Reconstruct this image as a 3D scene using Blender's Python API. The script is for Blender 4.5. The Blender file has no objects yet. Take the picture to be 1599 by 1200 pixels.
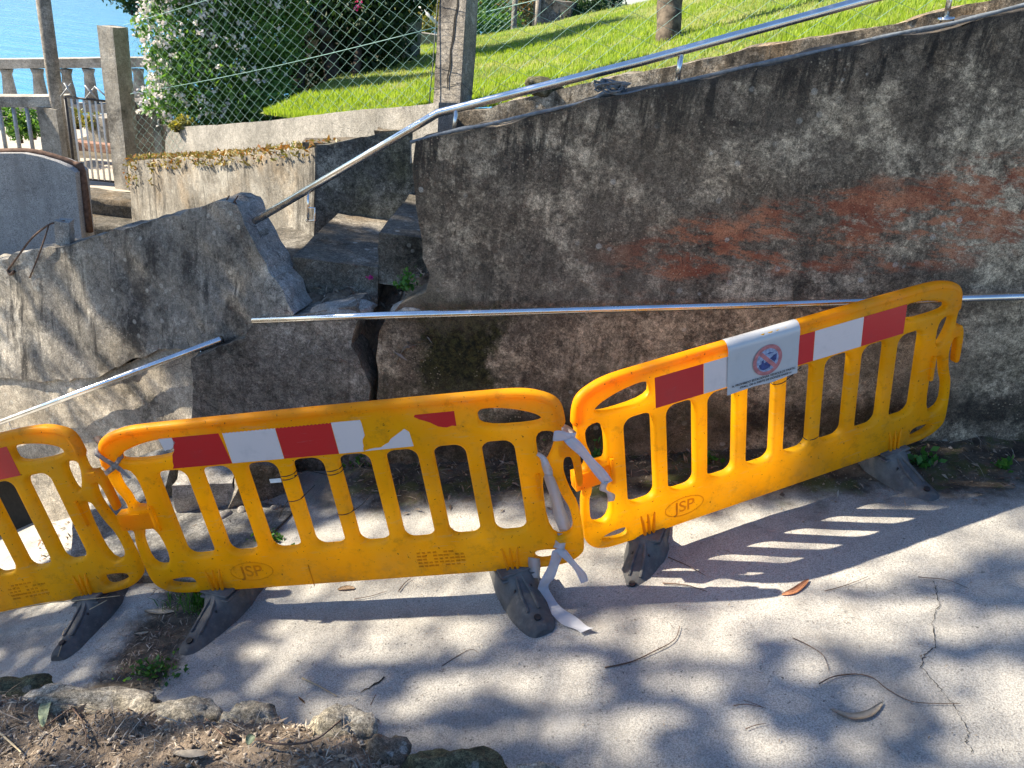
import bpy, bmesh, math, random
import numpy as np
from mathutils import Vector, Matrix, Quaternion, noise
R = math.radians
random.seed(7); rng = np.random.default_rng(7)
S = bpy.context.scene
COL = S.collection

# ------------------------------------------------------------------ camera
PITCH, ROLL, F, CAM = R(26), R(7), 1230.0, Vector((0, 0, 2.5))
fw = Vector((0, math.cos(PITCH), -math.sin(PITCH))); rt0 = Vector((1, 0, 0)); up0 = rt0.cross(fw)
rt = rt0 * math.cos(ROLL) + up0 * math.sin(ROLL)
up = up0 * math.cos(ROLL) - rt0 * math.sin(ROLL)
cd = bpy.data.cameras.new('camera'); cam = bpy.data.objects.new('camera', cd); COL.objects.link(cam)
M = Matrix((rt, up, -fw)).transposed().to_4x4(); M.translation = CAM
cam.matrix_world = M
cd.sensor_fit = 'HORIZONTAL'; cd.sensor_width = 36; cd.lens = F * 36 / 1599
cd.clip_end = 2000; cd.clip_start = .05
S.camera = cam

# ------------------------------------------------------------------ light
AZ, EL = R(5.2), R(34.5)
TO_SUN = Vector((-math.cos(AZ) * math.cos(EL), math.sin(AZ) * math.cos(EL), math.sin(EL)))
w = bpy.data.worlds.new('World'); S.world = w; w.use_nodes = True
nt = w.node_tree; bg = nt.nodes['Background']
sky = nt.nodes.new('ShaderNodeTexSky'); sky.sky_type = 'NISHITA'; sky.sun_disc = False
sky.sun_elevation = EL; sky.sun_rotation = math.atan2(TO_SUN.x, TO_SUN.y); sky.air_density = 1.0; sky.dust_density = .4; sky.ozone_density = 6
nt.links.new(sky.outputs[0], bg.inputs[0]); bg.inputs[1].default_value = .09
sd = bpy.data.lights.new('sun', 'SUN'); sd.energy = 5.0; sd.angle = R(.5); sd.color = (1, .89, .72)
so = bpy.data.objects.new('sun', sd); COL.objects.link(so); so.rotation_euler = TO_SUN.to_track_quat('Z', 'Y').to_euler()
so.location = (-20, 3, 18)
S.view_settings.view_transform = 'Standard'; S.view_settings.look = 'None'
S.view_settings.exposure = 1.55; S.view_settings.gamma = 1; S.view_settings.use_curve_mapping = False

# ------------------------------------------------------------------ helpers: a ray through a photo point met with a real plane
def ray(x, y): return fw + rt * ((x - 799.5) / F) - up * ((y - 600) / F)
def D(x, y, d): return CAM + ray(x, y) * d
def PL(x, y, n, q):
    n = Vector(n); r = ray(x, y); return CAM + r * ((Vector(q) - CAM).dot(n) / r.dot(n))
WN, WQ = (.07, 1, 0), (.78, 3.88, 0)
LN, LQ = (.4, 1, -.15), (-1.35, 4.06, .8)
def Wp(x, y, back=0): return PL(x, y, WN, (WQ[0], WQ[1] + back, 0))
def Lp(x, y, back=0): return PL(x, y, LN, (LQ[0], LQ[1] + back, LQ[2]))
def gz(x, y):
    z = .054 + .238 * x
    t = max(0, -1.7 - x); z -= .2 * t + .11 * t * max(0, y - 2.9)
    return z
def G(x, y):
    p = PL(x, y, (-.238, 0, 1), (0, 0, .054))
    for _ in range(6): p = PL(x, y, (0, 0, 1), (0, 0, gz(p.x, p.y)))
    return p

def link(o, parent=None):
    COL.objects.link(o)
    if parent: o.parent = parent
    return o
def tag(o, label=None, cat=None, group=None, kind=None):
    if label: o['label'] = label
    if cat: o['category'] = cat
    if group: o['group'] = group
    if kind: o['kind'] = kind
    return o
def empty(name, loc=(0, 0, 0), label=None, cat=None, group=None):
    o = link(bpy.data.objects.new(name, None)); o.location = loc; o.empty_display_size = .1
    return tag(o, label, cat, group)
def mesh_obj(name, me, mat, parent=None, smooth=False):
    if mat is not None and not me.materials: me.materials.append(mat)
    if smooth: me.polygons.foreach_set('use_smooth', [True] * len(me.polygons))
    o = bpy.data.objects.new(name, me); return link(o, parent)
def bm_obj(name, bm, mat, parent=None, smooth=False):
    bmesh.ops.recalc_face_normals(bm, faces=bm.faces[:])
    me = bpy.data.meshes.new(name); bm.to_mesh(me); bm.free()
    return mesh_obj(name, me, mat, parent, smooth)
def np_mesh(name, V, Fc):
    me = bpy.data.meshes.new(name); V = np.asarray(V, float); Fc = np.asarray(Fc, int)
    k = Fc.shape[1]
    me.vertices.add(len(V)); me.vertices.foreach_set('co', V.ravel())
    me.loops.add(Fc.size); me.loops.foreach_set('vertex_index', Fc.ravel())
    me.polygons.add(len(Fc)); me.polygons.foreach_set('loop_start', np.arange(0, Fc.size, k))
    me.polygons.foreach_set('loop_total', np.full(len(Fc), k))
    me.update(calc_edges=True); return me
def add_box(bm, c, s, rz=0, mat=None):
    m = Matrix.Translation(c) @ Matrix.Rotation(rz, 4, 'Z') @ Matrix.Diagonal((*s, 1))
    return bmesh.ops.create_cube(bm, size=1, matrix=(mat @ m) if mat else m)['verts']
def tube(bm, pts, r, n=8, cap=True, close=False):
    pts = [Vector(p) for p in pts]; rings = []
    rr = r if hasattr(r, '__len__') else [r] * len(pts)
    prev = None
    for i, p in enumerate(pts):
        if close: t = pts[(i + 1) % len(pts)] - pts[i - 1]
        else: t = pts[min(i + 1, len(pts) - 1)] - pts[max(i - 1, 0)]
        t.normalize()
        if prev is None: a = t.orthogonal().normalized()
        else:
            a = prev - t * prev.dot(t)
            a = a.normalized() if a.length > 1e-6 else t.orthogonal().normalized()
        prev = a; b = t.cross(a)
        rings.append([bm.verts.new(p + (a * math.cos(2 * math.pi * k / n) + b * math.sin(2 * math.pi * k / n)) * rr[i]) for k in range(n)])
    m = len(rings)
    for i in range(m if close else m - 1):
        A, B = rings[i], rings[(i + 1) % m]
        for k in range(n): bm.faces.new((A[k], A[(k + 1) % n], B[(k + 1) % n], B[k]))
    if cap and not close:
        bm.faces.new(rings[0][::-1]); bm.faces.new(rings[-1])
def smooth_path(pts, n=4):
    pts = [Vector(p) for p in pts]; out = []
    for i in range(len(pts) - 1):
        p0 = pts[max(i - 1, 0)]; p1 = pts[i]; p2 = pts[i + 1]; p3 = pts[min(i + 2, len(pts) - 1)]
        for k in range(n):
            t = k / n
            out.append(.5 * ((2 * p1) + (p2 - p0) * t + (2 * p0 - 5 * p1 + 4 * p2 - p3) * t * t + (3 * p1 - p0 - 3 * p2 + p3) * t ** 3))
    out.append(pts[-1]); return out
def fbm(p, s=1, o=4): return noise.fractal(Vector(p) * s, 1.0, 2.0, o)
def rough(bm, amp, scale, seed=0, fine=0, fs=14):
    off = Vector((seed * 7.3, seed * 3.1, seed * 1.7))
    bm.normal_update()
    mv = [(v, v.normal.copy()) for v in bm.verts]
    for v, n in mv:
        d = amp * fbm((v.co + off), scale)
        if fine: d += fine * fbm(v.co + off, fs, 3)
        v.co += n * d
def slab(name, outline, thick, mat, parent=None, cut=.07, amp=.012, scale=5, jag=0, fine=.003, seed=0, smooth=True):
    """polygon (list of world points) given real thickness, cut into a fine grid and roughened"""
    P = [Vector(p) for p in outline]; T = Vector(thick)
    Q = []
    for i in range(len(P)):
        a, b = P[i], P[(i + 1) % len(P)]; n = max(1, int((b - a).length / max(cut, .03))); Q += [a.lerp(b, k / n) for k in range(n)]
    if jag:
        Q = [q + Vector((noise.noise(q * 9), 0, noise.noise(q * 9 + Vector((5, 5, 5))))) * jag + Vector((noise.noise(q * 31), 0, noise.noise(q * 31 + Vector((5, 5, 5))))) * jag * .4 for q in Q]
    bm = bmesh.new()
    f = bm.faces.new([bm.verts.new(q) for q in Q])
    r = bmesh.ops.extrude_face_region(bm, geom=[f])
    bmesh.ops.translate(bm, vec=T, verts=[v for v in r['geom'] if isinstance(v, bmesh.types.BMVert)])
    bmesh.ops.recalc_face_normals(bm, faces=bm.faces[:])
    lo = Vector((min(v.co[i] for v in bm.verts) for i in range(3))); hi = Vector((max(v.co[i] for v in bm.verts) for i in range(3)))
    for ax in range(3):
        n = int((hi[ax] - lo[ax]) / cut); no = Vector((0, 0, 0)); no[ax] = 1
        for k in range(1, n):
            c = Vector((0, 0, 0)); c[ax] = lo[ax] + (hi[ax] - lo[ax]) * k / n
            bmesh.ops.bisect_plane(bm, geom=bm.verts[:] + bm.edges[:] + bm.faces[:], plane_co=c, plane_no=no, dist=1e-4)
    bmesh.ops.triangulate(bm, faces=[f for f in bm.faces if len(f.verts) > 4])
    bmesh.ops.recalc_face_normals(bm, faces=bm.faces[:])
    rough(bm, amp, scale, seed, fine)
    o = bm_obj(name, bm, mat, parent, smooth)
    if smooth: sharp(o.data, 40)
    return o
def sharp(me, deg):
    bm = bmesh.new(); bm.from_mesh(me); c = R(deg)
    for e in bm.edges:
        e.smooth = not (len(e.link_faces) == 2 and e.calc_face_angle(0) > c)
    bm.to_mesh(me); bm.free()
def rock(name, loc, size, mat, rot=(0, 0, 0), seed=0, parent=None, sub=3, amp=.22):
    bm = bmesh.new(); bmesh.ops.create_icosphere(bm, subdivisions=sub, radius=1)
    off = Vector((seed * 3.7, seed * 1.9, seed * 5.3))
    for v in bm.verts:
        n = v.co.normalized(); c = n.copy()
        for k in range(3): c[k] = math.copysign(abs(c[k]) ** .85, c[k])
        v.co = c * (1 + .05 * noise.cell(n * 2.2 + off) + amp * noise.fractal(n * 1.5 + off, 1, 2, 4) + .10 * abs(noise.noise(n * 2.7 - off))) + n * .06 * noise.noise(n * 6 + off) + n * .03 * noise.noise(n * 15 + off)
    m = Matrix.Rotation(rot[2], 4, 'Z') @ Matrix.Rotation(rot[1], 4, 'Y') @ Matrix.Rotation(rot[0], 4, 'X') @ Matrix.Diagonal((*[s / 2 for s in size], 1))
    bm.transform(m)
    o = bm_obj(name, bm, mat, parent, True); o.location = loc; return o
def block(name, loc, size, mat, rot=(0, 0, 0), seed=0, amp=.02, parent=None, cuts=5):
    bm = bmesh.new(); bmesh.ops.create_cube(bm, size=1)
    bmesh.ops.subdivide_edges(bm, edges=bm.edges[:], cuts=cuts, use_grid_fill=True)
    bm.transform(Matrix.Diagonal((*size, 1)))
    rough(bm, amp, 6, seed, amp * .4, 20)
    bm.transform(Matrix.Rotation(rot[2], 4, 'Z') @ Matrix.Rotation(rot[1], 4, 'Y') @ Matrix.Rotation(rot[0], 4, 'X'))
    o = bm_obj(name, bm, mat, parent, True); o.location = loc; sharp(o.data, 35); return o

# ------------------------------------------------------------------ materials
class NT:
    def __init__(s, name):
        s.m = bpy.data.materials.new(name); s.m.use_nodes = True; s.t = s.m.node_tree
        s.b = s.t.nodes['Principled BSDF']; s.out = s.t.nodes['Material Output']
        s.b.inputs['Specular IOR Level'].default_value = .3
        s.geo = s.t.nodes.new('ShaderNodeTexCoord'); s.co = s.geo.outputs['Object']
    def n(s, t, **k):
        x = s.t.nodes.new(t)
        for a, v in k.items(): setattr(x, a, v)
        return x
    def inp(s, sock, v):
        if isinstance(v, bpy.types.NodeSocket): s.t.links.new(v, sock)
        else:
            if sock.type == 'RGBA' and len(v) == 3: v = (*v, 1)
            sock.default_value = v
    def noise(s, scale, detail=4, rough=.55, co=None, dist=0, stretch=None, off=0):
        x = s.n('ShaderNodeTexNoise'); x.inputs['Scale'].default_value = scale; x.inputs['Detail'].default_value = detail
        x.inputs['Roughness'].default_value = rough; x.inputs['Distortion'].default_value = dist
        c = co or s.co
        if stretch or off:
            m = s.n('ShaderNodeMapping'); m.inputs['Scale'].default_value = stretch or (1, 1, 1); m.inputs['Location'].default_value = (off, off * 1.7, off * .3)
            s.t.links.new(c, m.inputs[0]); c = m.outputs[0]
        s.t.links.new(c, x.inputs['Vector']); return x.outputs[0]
    def voro(s, scale, feat='F1', co=None):
        x = s.n('ShaderNodeTexVoronoi', feature=feat); x.inputs['Scale'].default_value = scale
        s.t.links.new(co or s.co, x.inputs['Vector']); return x.outputs['Distance']
    def ramp(s, v, a, b, lo=0, hi=1):
        x = s.n('ShaderNodeMapRange'); x.interpolation_type = 'SMOOTHSTEP'
        for i, q in enumerate((v, a, b, lo, hi)): s.inp(x.inputs[i], q)
        return x.outputs[0]
    def mix(s, f, a, b, mode='MIX'):
        x = s.n('ShaderNodeMix', data_type='RGBA', blend_type=mode)
        s.inp(x.inputs[0], f); s.inp(x.inputs[6], a); s.inp(x.inputs[7], b); return x.outputs[2]
    def math(s, op, a, b=0.0):
        x = s.n('ShaderNodeMath', operation=op); s.inp(x.inputs[0], a); s.inp(x.inputs[1], b); return x.outputs[0]
    def xyz(s):
        x = s.n('ShaderNodeSeparateXYZ'); s.t.links.new(s.co, x.inputs[0]); return x.outputs
    def bump(s, h, strength=.5, dist=.01):
        x = s.n('ShaderNodeBump'); x.inputs['Strength'].default_value = strength; x.inputs['Distance'].default_value = dist
        s.inp(x.inputs['Height'], h); s.t.links.new(x.outputs[0], s.b.inputs['Normal']); return x
    def col(s, c): s.inp(s.b.inputs['Base Color'], c)
    def rough(s, v): s.inp(s.b.inputs['Roughness'], v)

def plain(name, c, rough=.6, metal=0, var=.25, scale=30, bump=.15):
    k = NT(name); a = tuple(x * (1 - var) for x in c); b = tuple(min(1, x * (1 + var)) for x in c)
    f = k.noise(scale, 5, .6); k.col(k.mix(k.ramp(f, .3, .7), a, b)); k.rough(rough); k.b.inputs['Metallic'].default_value = metal
    if bump: k.bump(k.noise(scale * 3, 4), bump, .004)
    return k.m

def stained(name, dark, mid, light, bias=0, red=False, moss=0, drip=.6, spots=.6, warm=(.2, .16, .10), warmth=.25, bump=.6, mott=.8, craze=.35, top=None, patch=False):
    """old rendered concrete: black lichen, pale worn patches, drip streaks, white lichen dots, grit"""
    k = NT(name); x, y, z = k.xyz()
    big = k.noise(1.5, 8, .62, dist=.6); med = k.noise(5.5, 8, .68, dist=.3, off=3); fine = k.noise(34, 8, .75, off=9)
    v = k.math('ADD', k.math('MULTIPLY', big, .5), k.math('ADD', k.math('MULTIPLY', med, .33), k.math('MULTIPLY', fine, .24)))
    v = k.math('ADD', v, k.math('MULTIPLY', k.math('SUBTRACT', k.noise(.75, 4, .5, off=27), .5), .30))
    f1 = k.ramp(v, .40 + bias + .03 * mott, .55 + bias - .04 * mott); f2 = k.ramp(v, .525 + bias + .03 * mott, .68 + bias - .06 * mott)
    c = k.mix(f1, dark, mid); c = k.mix(f2, c, light)
    wm = k.ramp(k.noise(2.2, 6, .6, off=21), .45, .72, 0, warmth); c = k.mix(wm, c, warm)
    m1 = k.ramp(k.noise(22, 10, .82, off=91, dist=.4), .38, .62, .35, 1.55); c = k.mix(mott, c, m1, 'MULTIPLY')
    m2 = k.ramp(k.noise(75, 6, .8, off=95), .36, .64, .5, 1.45); c = k.mix(mott, c, m2, 'MULTIPLY')
    m3 = k.math('MULTIPLY', k.ramp(k.noise(13, 10, .85, off=97), .56, .63), mott * .7); c = k.mix(m3, c, dark)
    m4 = k.math('MULTIPLY', k.ramp(k.noise(16, 10, .85, off=99), .58, .66), mott * .55); c = k.mix(m4, c, light)
    # vertical run-off streaks
    st = k.noise(1, 7, .7, stretch=(9, 9, .7), off=5); c = k.mix(k.ramp(st, .5, .68, 0, drip), c, tuple(d * .75 for d in dark))
    st2 = k.noise(1, 6, .7, stretch=(16, 16, 1.3), off=15); c = k.mix(k.ramp(st2, .58, .74, 0, drip * .55), c, light)
    if top:
        tt = k.math('SUBTRACT', k.math('ADD', k.math('MULTIPLY', x, top[1]), top[0]), z)
        dr = k.math('MULTIPLY', k.ramp(k.noise(1, 8, .75, stretch=(11, 11, 1.6), off=25), .47, .58), k.ramp(k.math('ADD', tt, k.math('MULTIPLY', k.noise(7, 4, off=26), .3)), .2, .62, 1, 0))
        c = k.mix(k.math('MULTIPLY', dr, .85), c, (.012, .011, .010))
        rim = k.ramp(tt, .0, .07, .7, 0); c = k.mix(rim, c, (.03, .028, .026))
    if red:
        # worn red paint band climbing to the right
        t = k.math('SUBTRACT', z, k.math('ADD', k.math('MULTIPLY', x, .32), 1.19))
        wob = k.math('DIVIDE', k.math('ADD', t, k.math('MULTIPLY', k.math('SUBTRACT', k.noise(3.2, 6, .65, off=31, stretch=(.6, 1, 1.6)), .5), .55)), k.math('ADD', .72, k.math('MULTIPLY', x, .32)))
        hi = k.ramp(k.math('ABSOLUTE', wob), .12, .21, 1, 0)
        hi = k.math('MULTIPLY', hi, k.ramp(x, .18, .8)); hi = k.math('MULTIPLY', hi, k.ramp(x, 2.25, 2.5, 1, 0))
        hi = k.math('MULTIPLY', hi, k.ramp(k.noise(7, 10, .8, off=41, stretch=(.5, 1, 1.4)), .46, .55))
        c = k.mix(k.math('MULTIPLY', hi, .9), c, k.mix(k.ramp(k.noise(5, 8, .75, off=44), .35, .65), (.20, .050, .024), (.44, .185, .095)))
    if patch:
        px_ = k.math('ADD', x, k.math('MULTIPLY', k.math('SUBTRACT', k.noise(5, 8, .75, off=111), .5), .5)); pz = k.math('ADD', z, k.math('MULTIPLY', k.math('SUBTRACT', k.noise(5, 8, .75, off=113), .5), .4))
        pm = k.math('MULTIPLY', k.math('MULTIPLY', k.ramp(px_, -.60, -.45), k.ramp(px_, -.16, -.05, 1, 0)), k.math('MULTIPLY', k.ramp(pz, .2, .6), k.ramp(pz, .98, 1.06, 1, 0)))
        c = k.mix(k.math('MULTIPLY', pm, 1.0), c, k.mix(k.ramp(k.noise(30, 8, .8), .4, .62), (.006, .007, .004), (.055, .052, .016)))
        bd = k.math('SUBTRACT', z, k.math('MULTIPLY', x, .238)); bd = k.math('ADD', bd, k.math('MULTIPLY', k.math('SUBTRACT', k.noise(3, 7, .7, off=117), .5), .4))
        bm_ = k.math('MULTIPLY', k.ramp(bd, .12, .24), k.ramp(bd, .28, .46, 1, 0)); c = k.mix(k.math('MULTIPLY', bm_, .75), c, (.014, .013, .011))
        br = k.ramp(k.noise(1.1, 6, .65, off=119), .46, .60, 0, .6); c = k.mix(k.math('MULTIPLY', br, k.ramp(z, .9, 1.5, 1, .15)), c, k.mix(k.noise(20, 6, .75), (.09, .068, .045), (.34, .28, .20)))
    if moss:
        g = k.math('SUBTRACT', z, k.math('MULTIPLY', x, .238))
        mm = k.math('MULTIPLY', k.ramp(g, .1, 1.0, 1, 0), k.ramp(k.noise(3.2, 8, .7, off=51), .46, .6))
        c = k.mix(k.math('MULTIPLY', mm, moss), c, k.mix(k.noise(25, 4), (.012, .012, .006), (.075, .068, .028)))
    vs = k.voro(11); vn = k.noise(1.7, 3, off=61)
    sp = k.math('MULTIPLY', k.ramp(k.math('ADD', vs, k.math('MULTIPLY', k.noise(60, 4, .7), .12)), .20, .25, 1, 0), k.ramp(vn, .5, .62)); c = k.mix(k.math('MULTIPLY', sp, spots), c, (.42, .41, .36))
    vs2 = k.voro(48); sp2 = k.math('MULTIPLY', k.ramp(vs2, .16, .24, 1, 0), k.ramp(k.noise(4, 4, off=71), .52, .62)); c = k.mix(k.math('MULTIPLY', sp2, spots * .8), c, light)
    pit = k.math('MULTIPLY', k.ramp(k.noise(120, 3, .7), .3, .46, .4, 1), k.ramp(k.noise(210, 3, .75, off=6), .35, .65, .62, 1.38)); c = k.mix(1, c, pit, 'MULTIPLY')
    # hairline craze
    ed = k.n('ShaderNodeTexVoronoi', feature='DISTANCE_TO_EDGE'); ed.inputs['Scale'].default_value = 2.1
    dd = k.n('ShaderNodeMix', data_type='VECTOR'); dd.inputs[0].default_value = .14
    ns = k.n('ShaderNodeTexNoise'); ns.inputs['Scale'].default_value = 5; ns.inputs['Detail'].default_value = 6; k.t.links.new(k.co, ns.inputs['Vector'])
    k.t.links.new(k.co, dd.inputs[4]); k.t.links.new(ns.outputs[1], dd.inputs[5]); k.t.links.new(dd.outputs[1], ed.inputs['Vector'])
    cr = k.ramp(ed.outputs[0], .0, .004, craze, 1); cr = k.ramp(k.noise(1.3, 3, off=81), .42, .46, cr, 1.0)
    c = k.mix(1, c, cr, 'MULTIPLY')
    k.col(c); k.rough(.92)
    h = k.math('ADD', k.math('MULTIPLY', k.noise(26, 8, .7), .6), k.math('ADD', k.math('MULTIPLY', k.noise(140, 4, .7), .25), k.math('MULTIPLY', cr, .25)))
    k.bump(h, bump, .018); return k.m

MT = {}
MT['fresh'] = stained('broken_concrete', (.10, .095, .085), (.28, .265, .24), (.42, .40, .36), drip=.05, bias=-.05, spots=.1, mott=.4)
MT['wall'] = stained('old_wall_render', (.025, .020, .016), (.150, .120, .086), (.45, .37, .26), top=(2.03, .335), red=True, moss=.6, mott=.72, bias=-.03, patch=True, drip=.5, warmth=.3, warm=(.15, .115, .075))
MT['wall_left'] = stained('streaky_wall_render', (.045, .041, .037), (.20, .183, .155), (.46, .42, .35), drip=1.0, bias=-.03, spots=.5, mott=.45)
MT['wall_low'] = stained('pale_wall_base', (.10, .088, .07), (.34, .30, .24), (.56, .50, .40), drip=.35, bias=-.04, mott=.4)
MT['stump'] = stained('mossy_wall_base', (.03, .028, .025), (.17, .155, .132), (.36, .33, .28), moss=.45, drip=.5, mott=.6)
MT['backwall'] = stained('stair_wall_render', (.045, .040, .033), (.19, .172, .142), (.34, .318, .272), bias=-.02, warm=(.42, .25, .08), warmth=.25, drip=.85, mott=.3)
MT['backshade'] = stained('shaded_stair_render', (.03, .03, .028), (.10, .097, .087), (.26, .245, .21), warm=(.16, .15, .05), warmth=.4)  # shaded copy of the stair wall render, shade put into the darker colour
MT['upper'] = stained('lichen_upper_wall', (.05, .042, .032), (.20, .165, .12), (.40, .35, .27), warm=(.36, .2, .07), warmth=.4, drip=.8, bias=-.01)
MT['curb'] = stained('pale_kerb_concrete', (.11, .105, .092), (.235, .222, .195), (.33, .31, .275), bias=-.06, drip=.25, spots=.2, mott=.25)
MT['post'] = stained('weathered_post', (.09, .08, .07), (.25, .225, .19), (.40, .36, .31), drip=.6, spots=.15, bias=-.03, mott=.5)
MT['slabgrey'] = stained('grey_slab', (.07, .07, .068), (.165, .163, .155), (.26, .255, .24), drip=.1, spots=.2, mott=.6)
MT['step'] = stained('stair_stone', (.03, .028, .022), (.12, .108, .088), (.27, .25, .21), drip=.1, warm=(.2, .13, .06), warmth=.5, mott=.6)
MT['balus'] = stained('balustrade_concrete', (.12, .108, .09), (.34, .31, .26), (.52, .48, .41), bias=-.05, drip=.3, spots=.2, mott=.3)
MT['rock'] = stained('garden_rock', (.08, .073, .06), (.27, .25, .21), (.5, .47, .41), drip=.0, warm=(.3, .22, .08), warmth=.4, spots=.3)
MT['rockmoss'] = stained('mossy_rock', (.02, .022, .012), (.08, .08, .04), (.2, .19, .13), drip=0, spots=.3)
MT['plaster'] = stained('smooth_grey_plaster', (.15, .148, .142), (.33, .325, .315), (.39, .385, .37), bias=-.09, drip=.3, spots=.05, mott=.16, craze=1, warmth=.1)
MT['brown'] = plain('brown_coping', (.13, .075, .05), .85, var=.4)
MT['dark'] = plain('hollow_shade_dark', (.02, .018, .015), .95)  # near-black, paints the shade inside hollows and cracks
MT['cable'] = plain('grey_blue_hose', (.13, .15, .17), .7, var=.3, scale=40)
MT['holeshade'] = plain('hole_shade_black', (.02, .02, .022), .5)  # black that paints the shade in the foot's hole and slits
MT['bark'] = plain('grey_bark', (.10, .08, .06), .95, var=.6, scale=14, bump=.9)
MT['barkdark'] = plain('dark_bark', (.045, .034, .026), .95, var=.5, scale=18, bump=.8)
MT['gatemetal'] = plain('dark_gate_metal', (.05, .045, .043), .55, var=.4)
MT['galv'] = plain('galvanised_bar', (.36, .37, .37), .5, .3, var=.2, scale=20)
MT['wire'] = plain('green_coated_wire', (.17, .31, .28), .45, var=.15)
MT['greywire'] = plain('thin_dark_wire', (.05, .06, .06), .5)
MT['whitepaint'] = plain('white_paint', (.72, .71, .67), .6, var=.1)
MT['rust'] = plain('rusty_steel', (.11, .06, .035), .85, var=.5)

def steel():
    k = NT('polished_steel'); k.b.inputs['Metallic'].default_value = 1
    k.col(k.mix(k.ramp(k.noise(6, 5), .35, .7), (.62, .61, .59), (.78, .77, .75))); k.rough(k.ramp(k.noise(18, 6, .7), .35, .7, .16, .34))
    k.bump(k.noise(60, 3), .03, .002); return k.m
MT['steel'] = steel()
def yellow(dirt=.35, mul=1.0):
    k = NT('yellow_plastic'); x, y, z = k.xyz()
    base = k.mix(k.ramp(k.noise(3, 4), .35, .7), (.93, .49, .004), (.97, .56, .006))
    sc = k.ramp(k.noise(1, 8, .75, stretch=(6, 6, 40)), .57, .68, 0, .5); base = k.mix(sc, base, (.66, .50, .24)); fd = k.ramp(k.noise(2.3, 6, .7, off=7), .45, .7, 0, .35); base = k.mix(fd, base, (.74, .52, .13))
    dd = k.math('MULTIPLY', k.ramp(k.noise(14, 8, .75, off=4), .52, .7), dirt); base = k.mix(dd, base, (.30, .16, .03))
    fl = k.math('MULTIPLY', k.ramp(k.noise(70, 3, .6, off=4), .67, .71), .8); base = k.mix(fl, base, (.12, .06, .02))
    grime = k.math('MULTIPLY', k.ramp(z, .0, .13, 1, 0), k.ramp(k.noise(8, 6, .7, off=14), .42, .65)); base = k.mix(k.math('MULTIPLY', grime, .5), base, (.34, .22, .08))
    if mul < 1: base = k.mix(1, base, (mul, mul * .93, mul * .8), 'MULTIPLY')
    k.col(base); k.rough(k.ramp(k.noise(11, 6, .7), .3, .7, .36, .6)); k.b.inputs['Specular IOR Level'].default_value = .4
    tr = k.n('ShaderNodeBsdfTranslucent'); k.inp(tr.inputs[0], k.mix(1, base, (1.08, 1.24, 1.6), 'MULTIPLY'))
    ms = k.n('ShaderNodeMixShader'); ms.inputs[0].default_value = .66
    k.t.links.new(k.b.outputs[0], ms.inputs[1]); k.t.links.new(tr.outputs[0], ms.inputs[2]); k.t.links.new(ms.outputs[0], k.out.inputs[0])
    k.bump(k.math('ADD', k.noise(90, 4), k.math('MULTIPLY', k.noise(7, 3), 3.0)), .12, .003); return k.m
MT['yellow'] = yellow()
def rubber():
    k = NT('grey_rubber'); c = k.mix(k.ramp(k.noise(7, 7, .7), .35, .7), (.075, .075, .075), (.15, .147, .14))
    c = k.mix(k.ramp(k.noise(16, 8, .75, off=4), .52, .72, 0, .7), c, (.19, .18, .155)); k.col(c); k.rough(.72); k.bump(k.noise(40, 5, .7), .3, .004); return k.m
MT['rubber'] = rubber()
def sheet(name, c, rough=.35, dirt=.25, spec=.5):
    k = NT(name); f = k.ramp(k.noise(12, 8, .75), .5, .75, 0, dirt); b = k.mix(f, c, tuple(x * .55 + .03 for x in c))
    s = k.ramp(k.noise(1, 8, .8, stretch=(5, 5, 60)), .6, .66, 0, dirt * 1.4); b = k.mix(s, b, tuple(x * .5 + .15 for x in c))
    k.col(b); k.rough(rough); k.b.inputs['Specular IOR Level'].default_value = spec; k.bump(k.noise(30, 4), .08, .002); return k.m
MT['redtape'] = sheet('red_reflective_tape', (.52, .014, .016), .38, .3); MT['whitetape'] = sheet('white_reflective_tape', (.64, .56, .535), .4, .3)
MT['paper'] = sheet('plastic_wrapped_paper', (.44, .445, .45), .22, .3, .6); MT['ribbon'] = sheet('white_plastic_ribbon', (.72, .73, .76), .3, .15)
MT['greyribbon'] = sheet('dirty_grey_tape', (.42, .40, .39), .45, .5)
MT['ink'] = plain('faded_black_ink', (.05, .05, .055), .6, bump=0); MT['signred'] = plain('faded_sign_red', (.40, .15, .155), .5, var=.3, bump=0)
MT['signblue'] = plain('faded_sign_blue', (.23, .29, .42), .5, var=.35, scale=60, bump=0); MT['signdark'] = plain('sign_dark_blue', (.03, .05, .16), .5, var=.4, scale=60, bump=0)
MT['logo'] = yellow(.5, .80)

def leafmat(name, cols, trans=.35, rough=.5, tint=(1.5, 1.45, .6)):
    k = NT(name); r = k.n('ShaderNodeNewGeometry').outputs['Random Per Island']
    cr = k.n('ShaderNodeValToRGB'); k.t.links.new(r, cr.inputs[0]); e = cr.color_ramp.elements
    while len(e) < len(cols): e.new(.5)
    for i, c in enumerate(cols): e[i].position = i / max(1, len(cols) - 1); e[i].color = (*c, 1)
    k.col(cr.outputs[0]); k.rough(rough)
    if trans:
        tr = k.n('ShaderNodeBsdfTranslucent'); k.inp(tr.inputs[0], k.mix(1, cr.outputs[0], tint, 'MULTIPLY'))
        ms = k.n('ShaderNodeMixShader'); ms.inputs[0].default_value = trans
        k.t.links.new(k.b.outputs[0], ms.inputs[1]); k.t.links.new(tr.outputs[0], ms.inputs[2]); k.t.links.new(ms.outputs[0], k.out.inputs[0])
    return k.m
MT['grass'] = leafmat('lawn_grass', [(.16, .26, .02), (.23, .34, .035), (.34, .42, .07), (.18, .29, .024)], .45)
MT['drygrass'] = leafmat('pale_dry_grass', [(.24, .32, .06), (.34, .34, .13), (.18, .32, .04), (.40, .36, .17)], .4)
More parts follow.
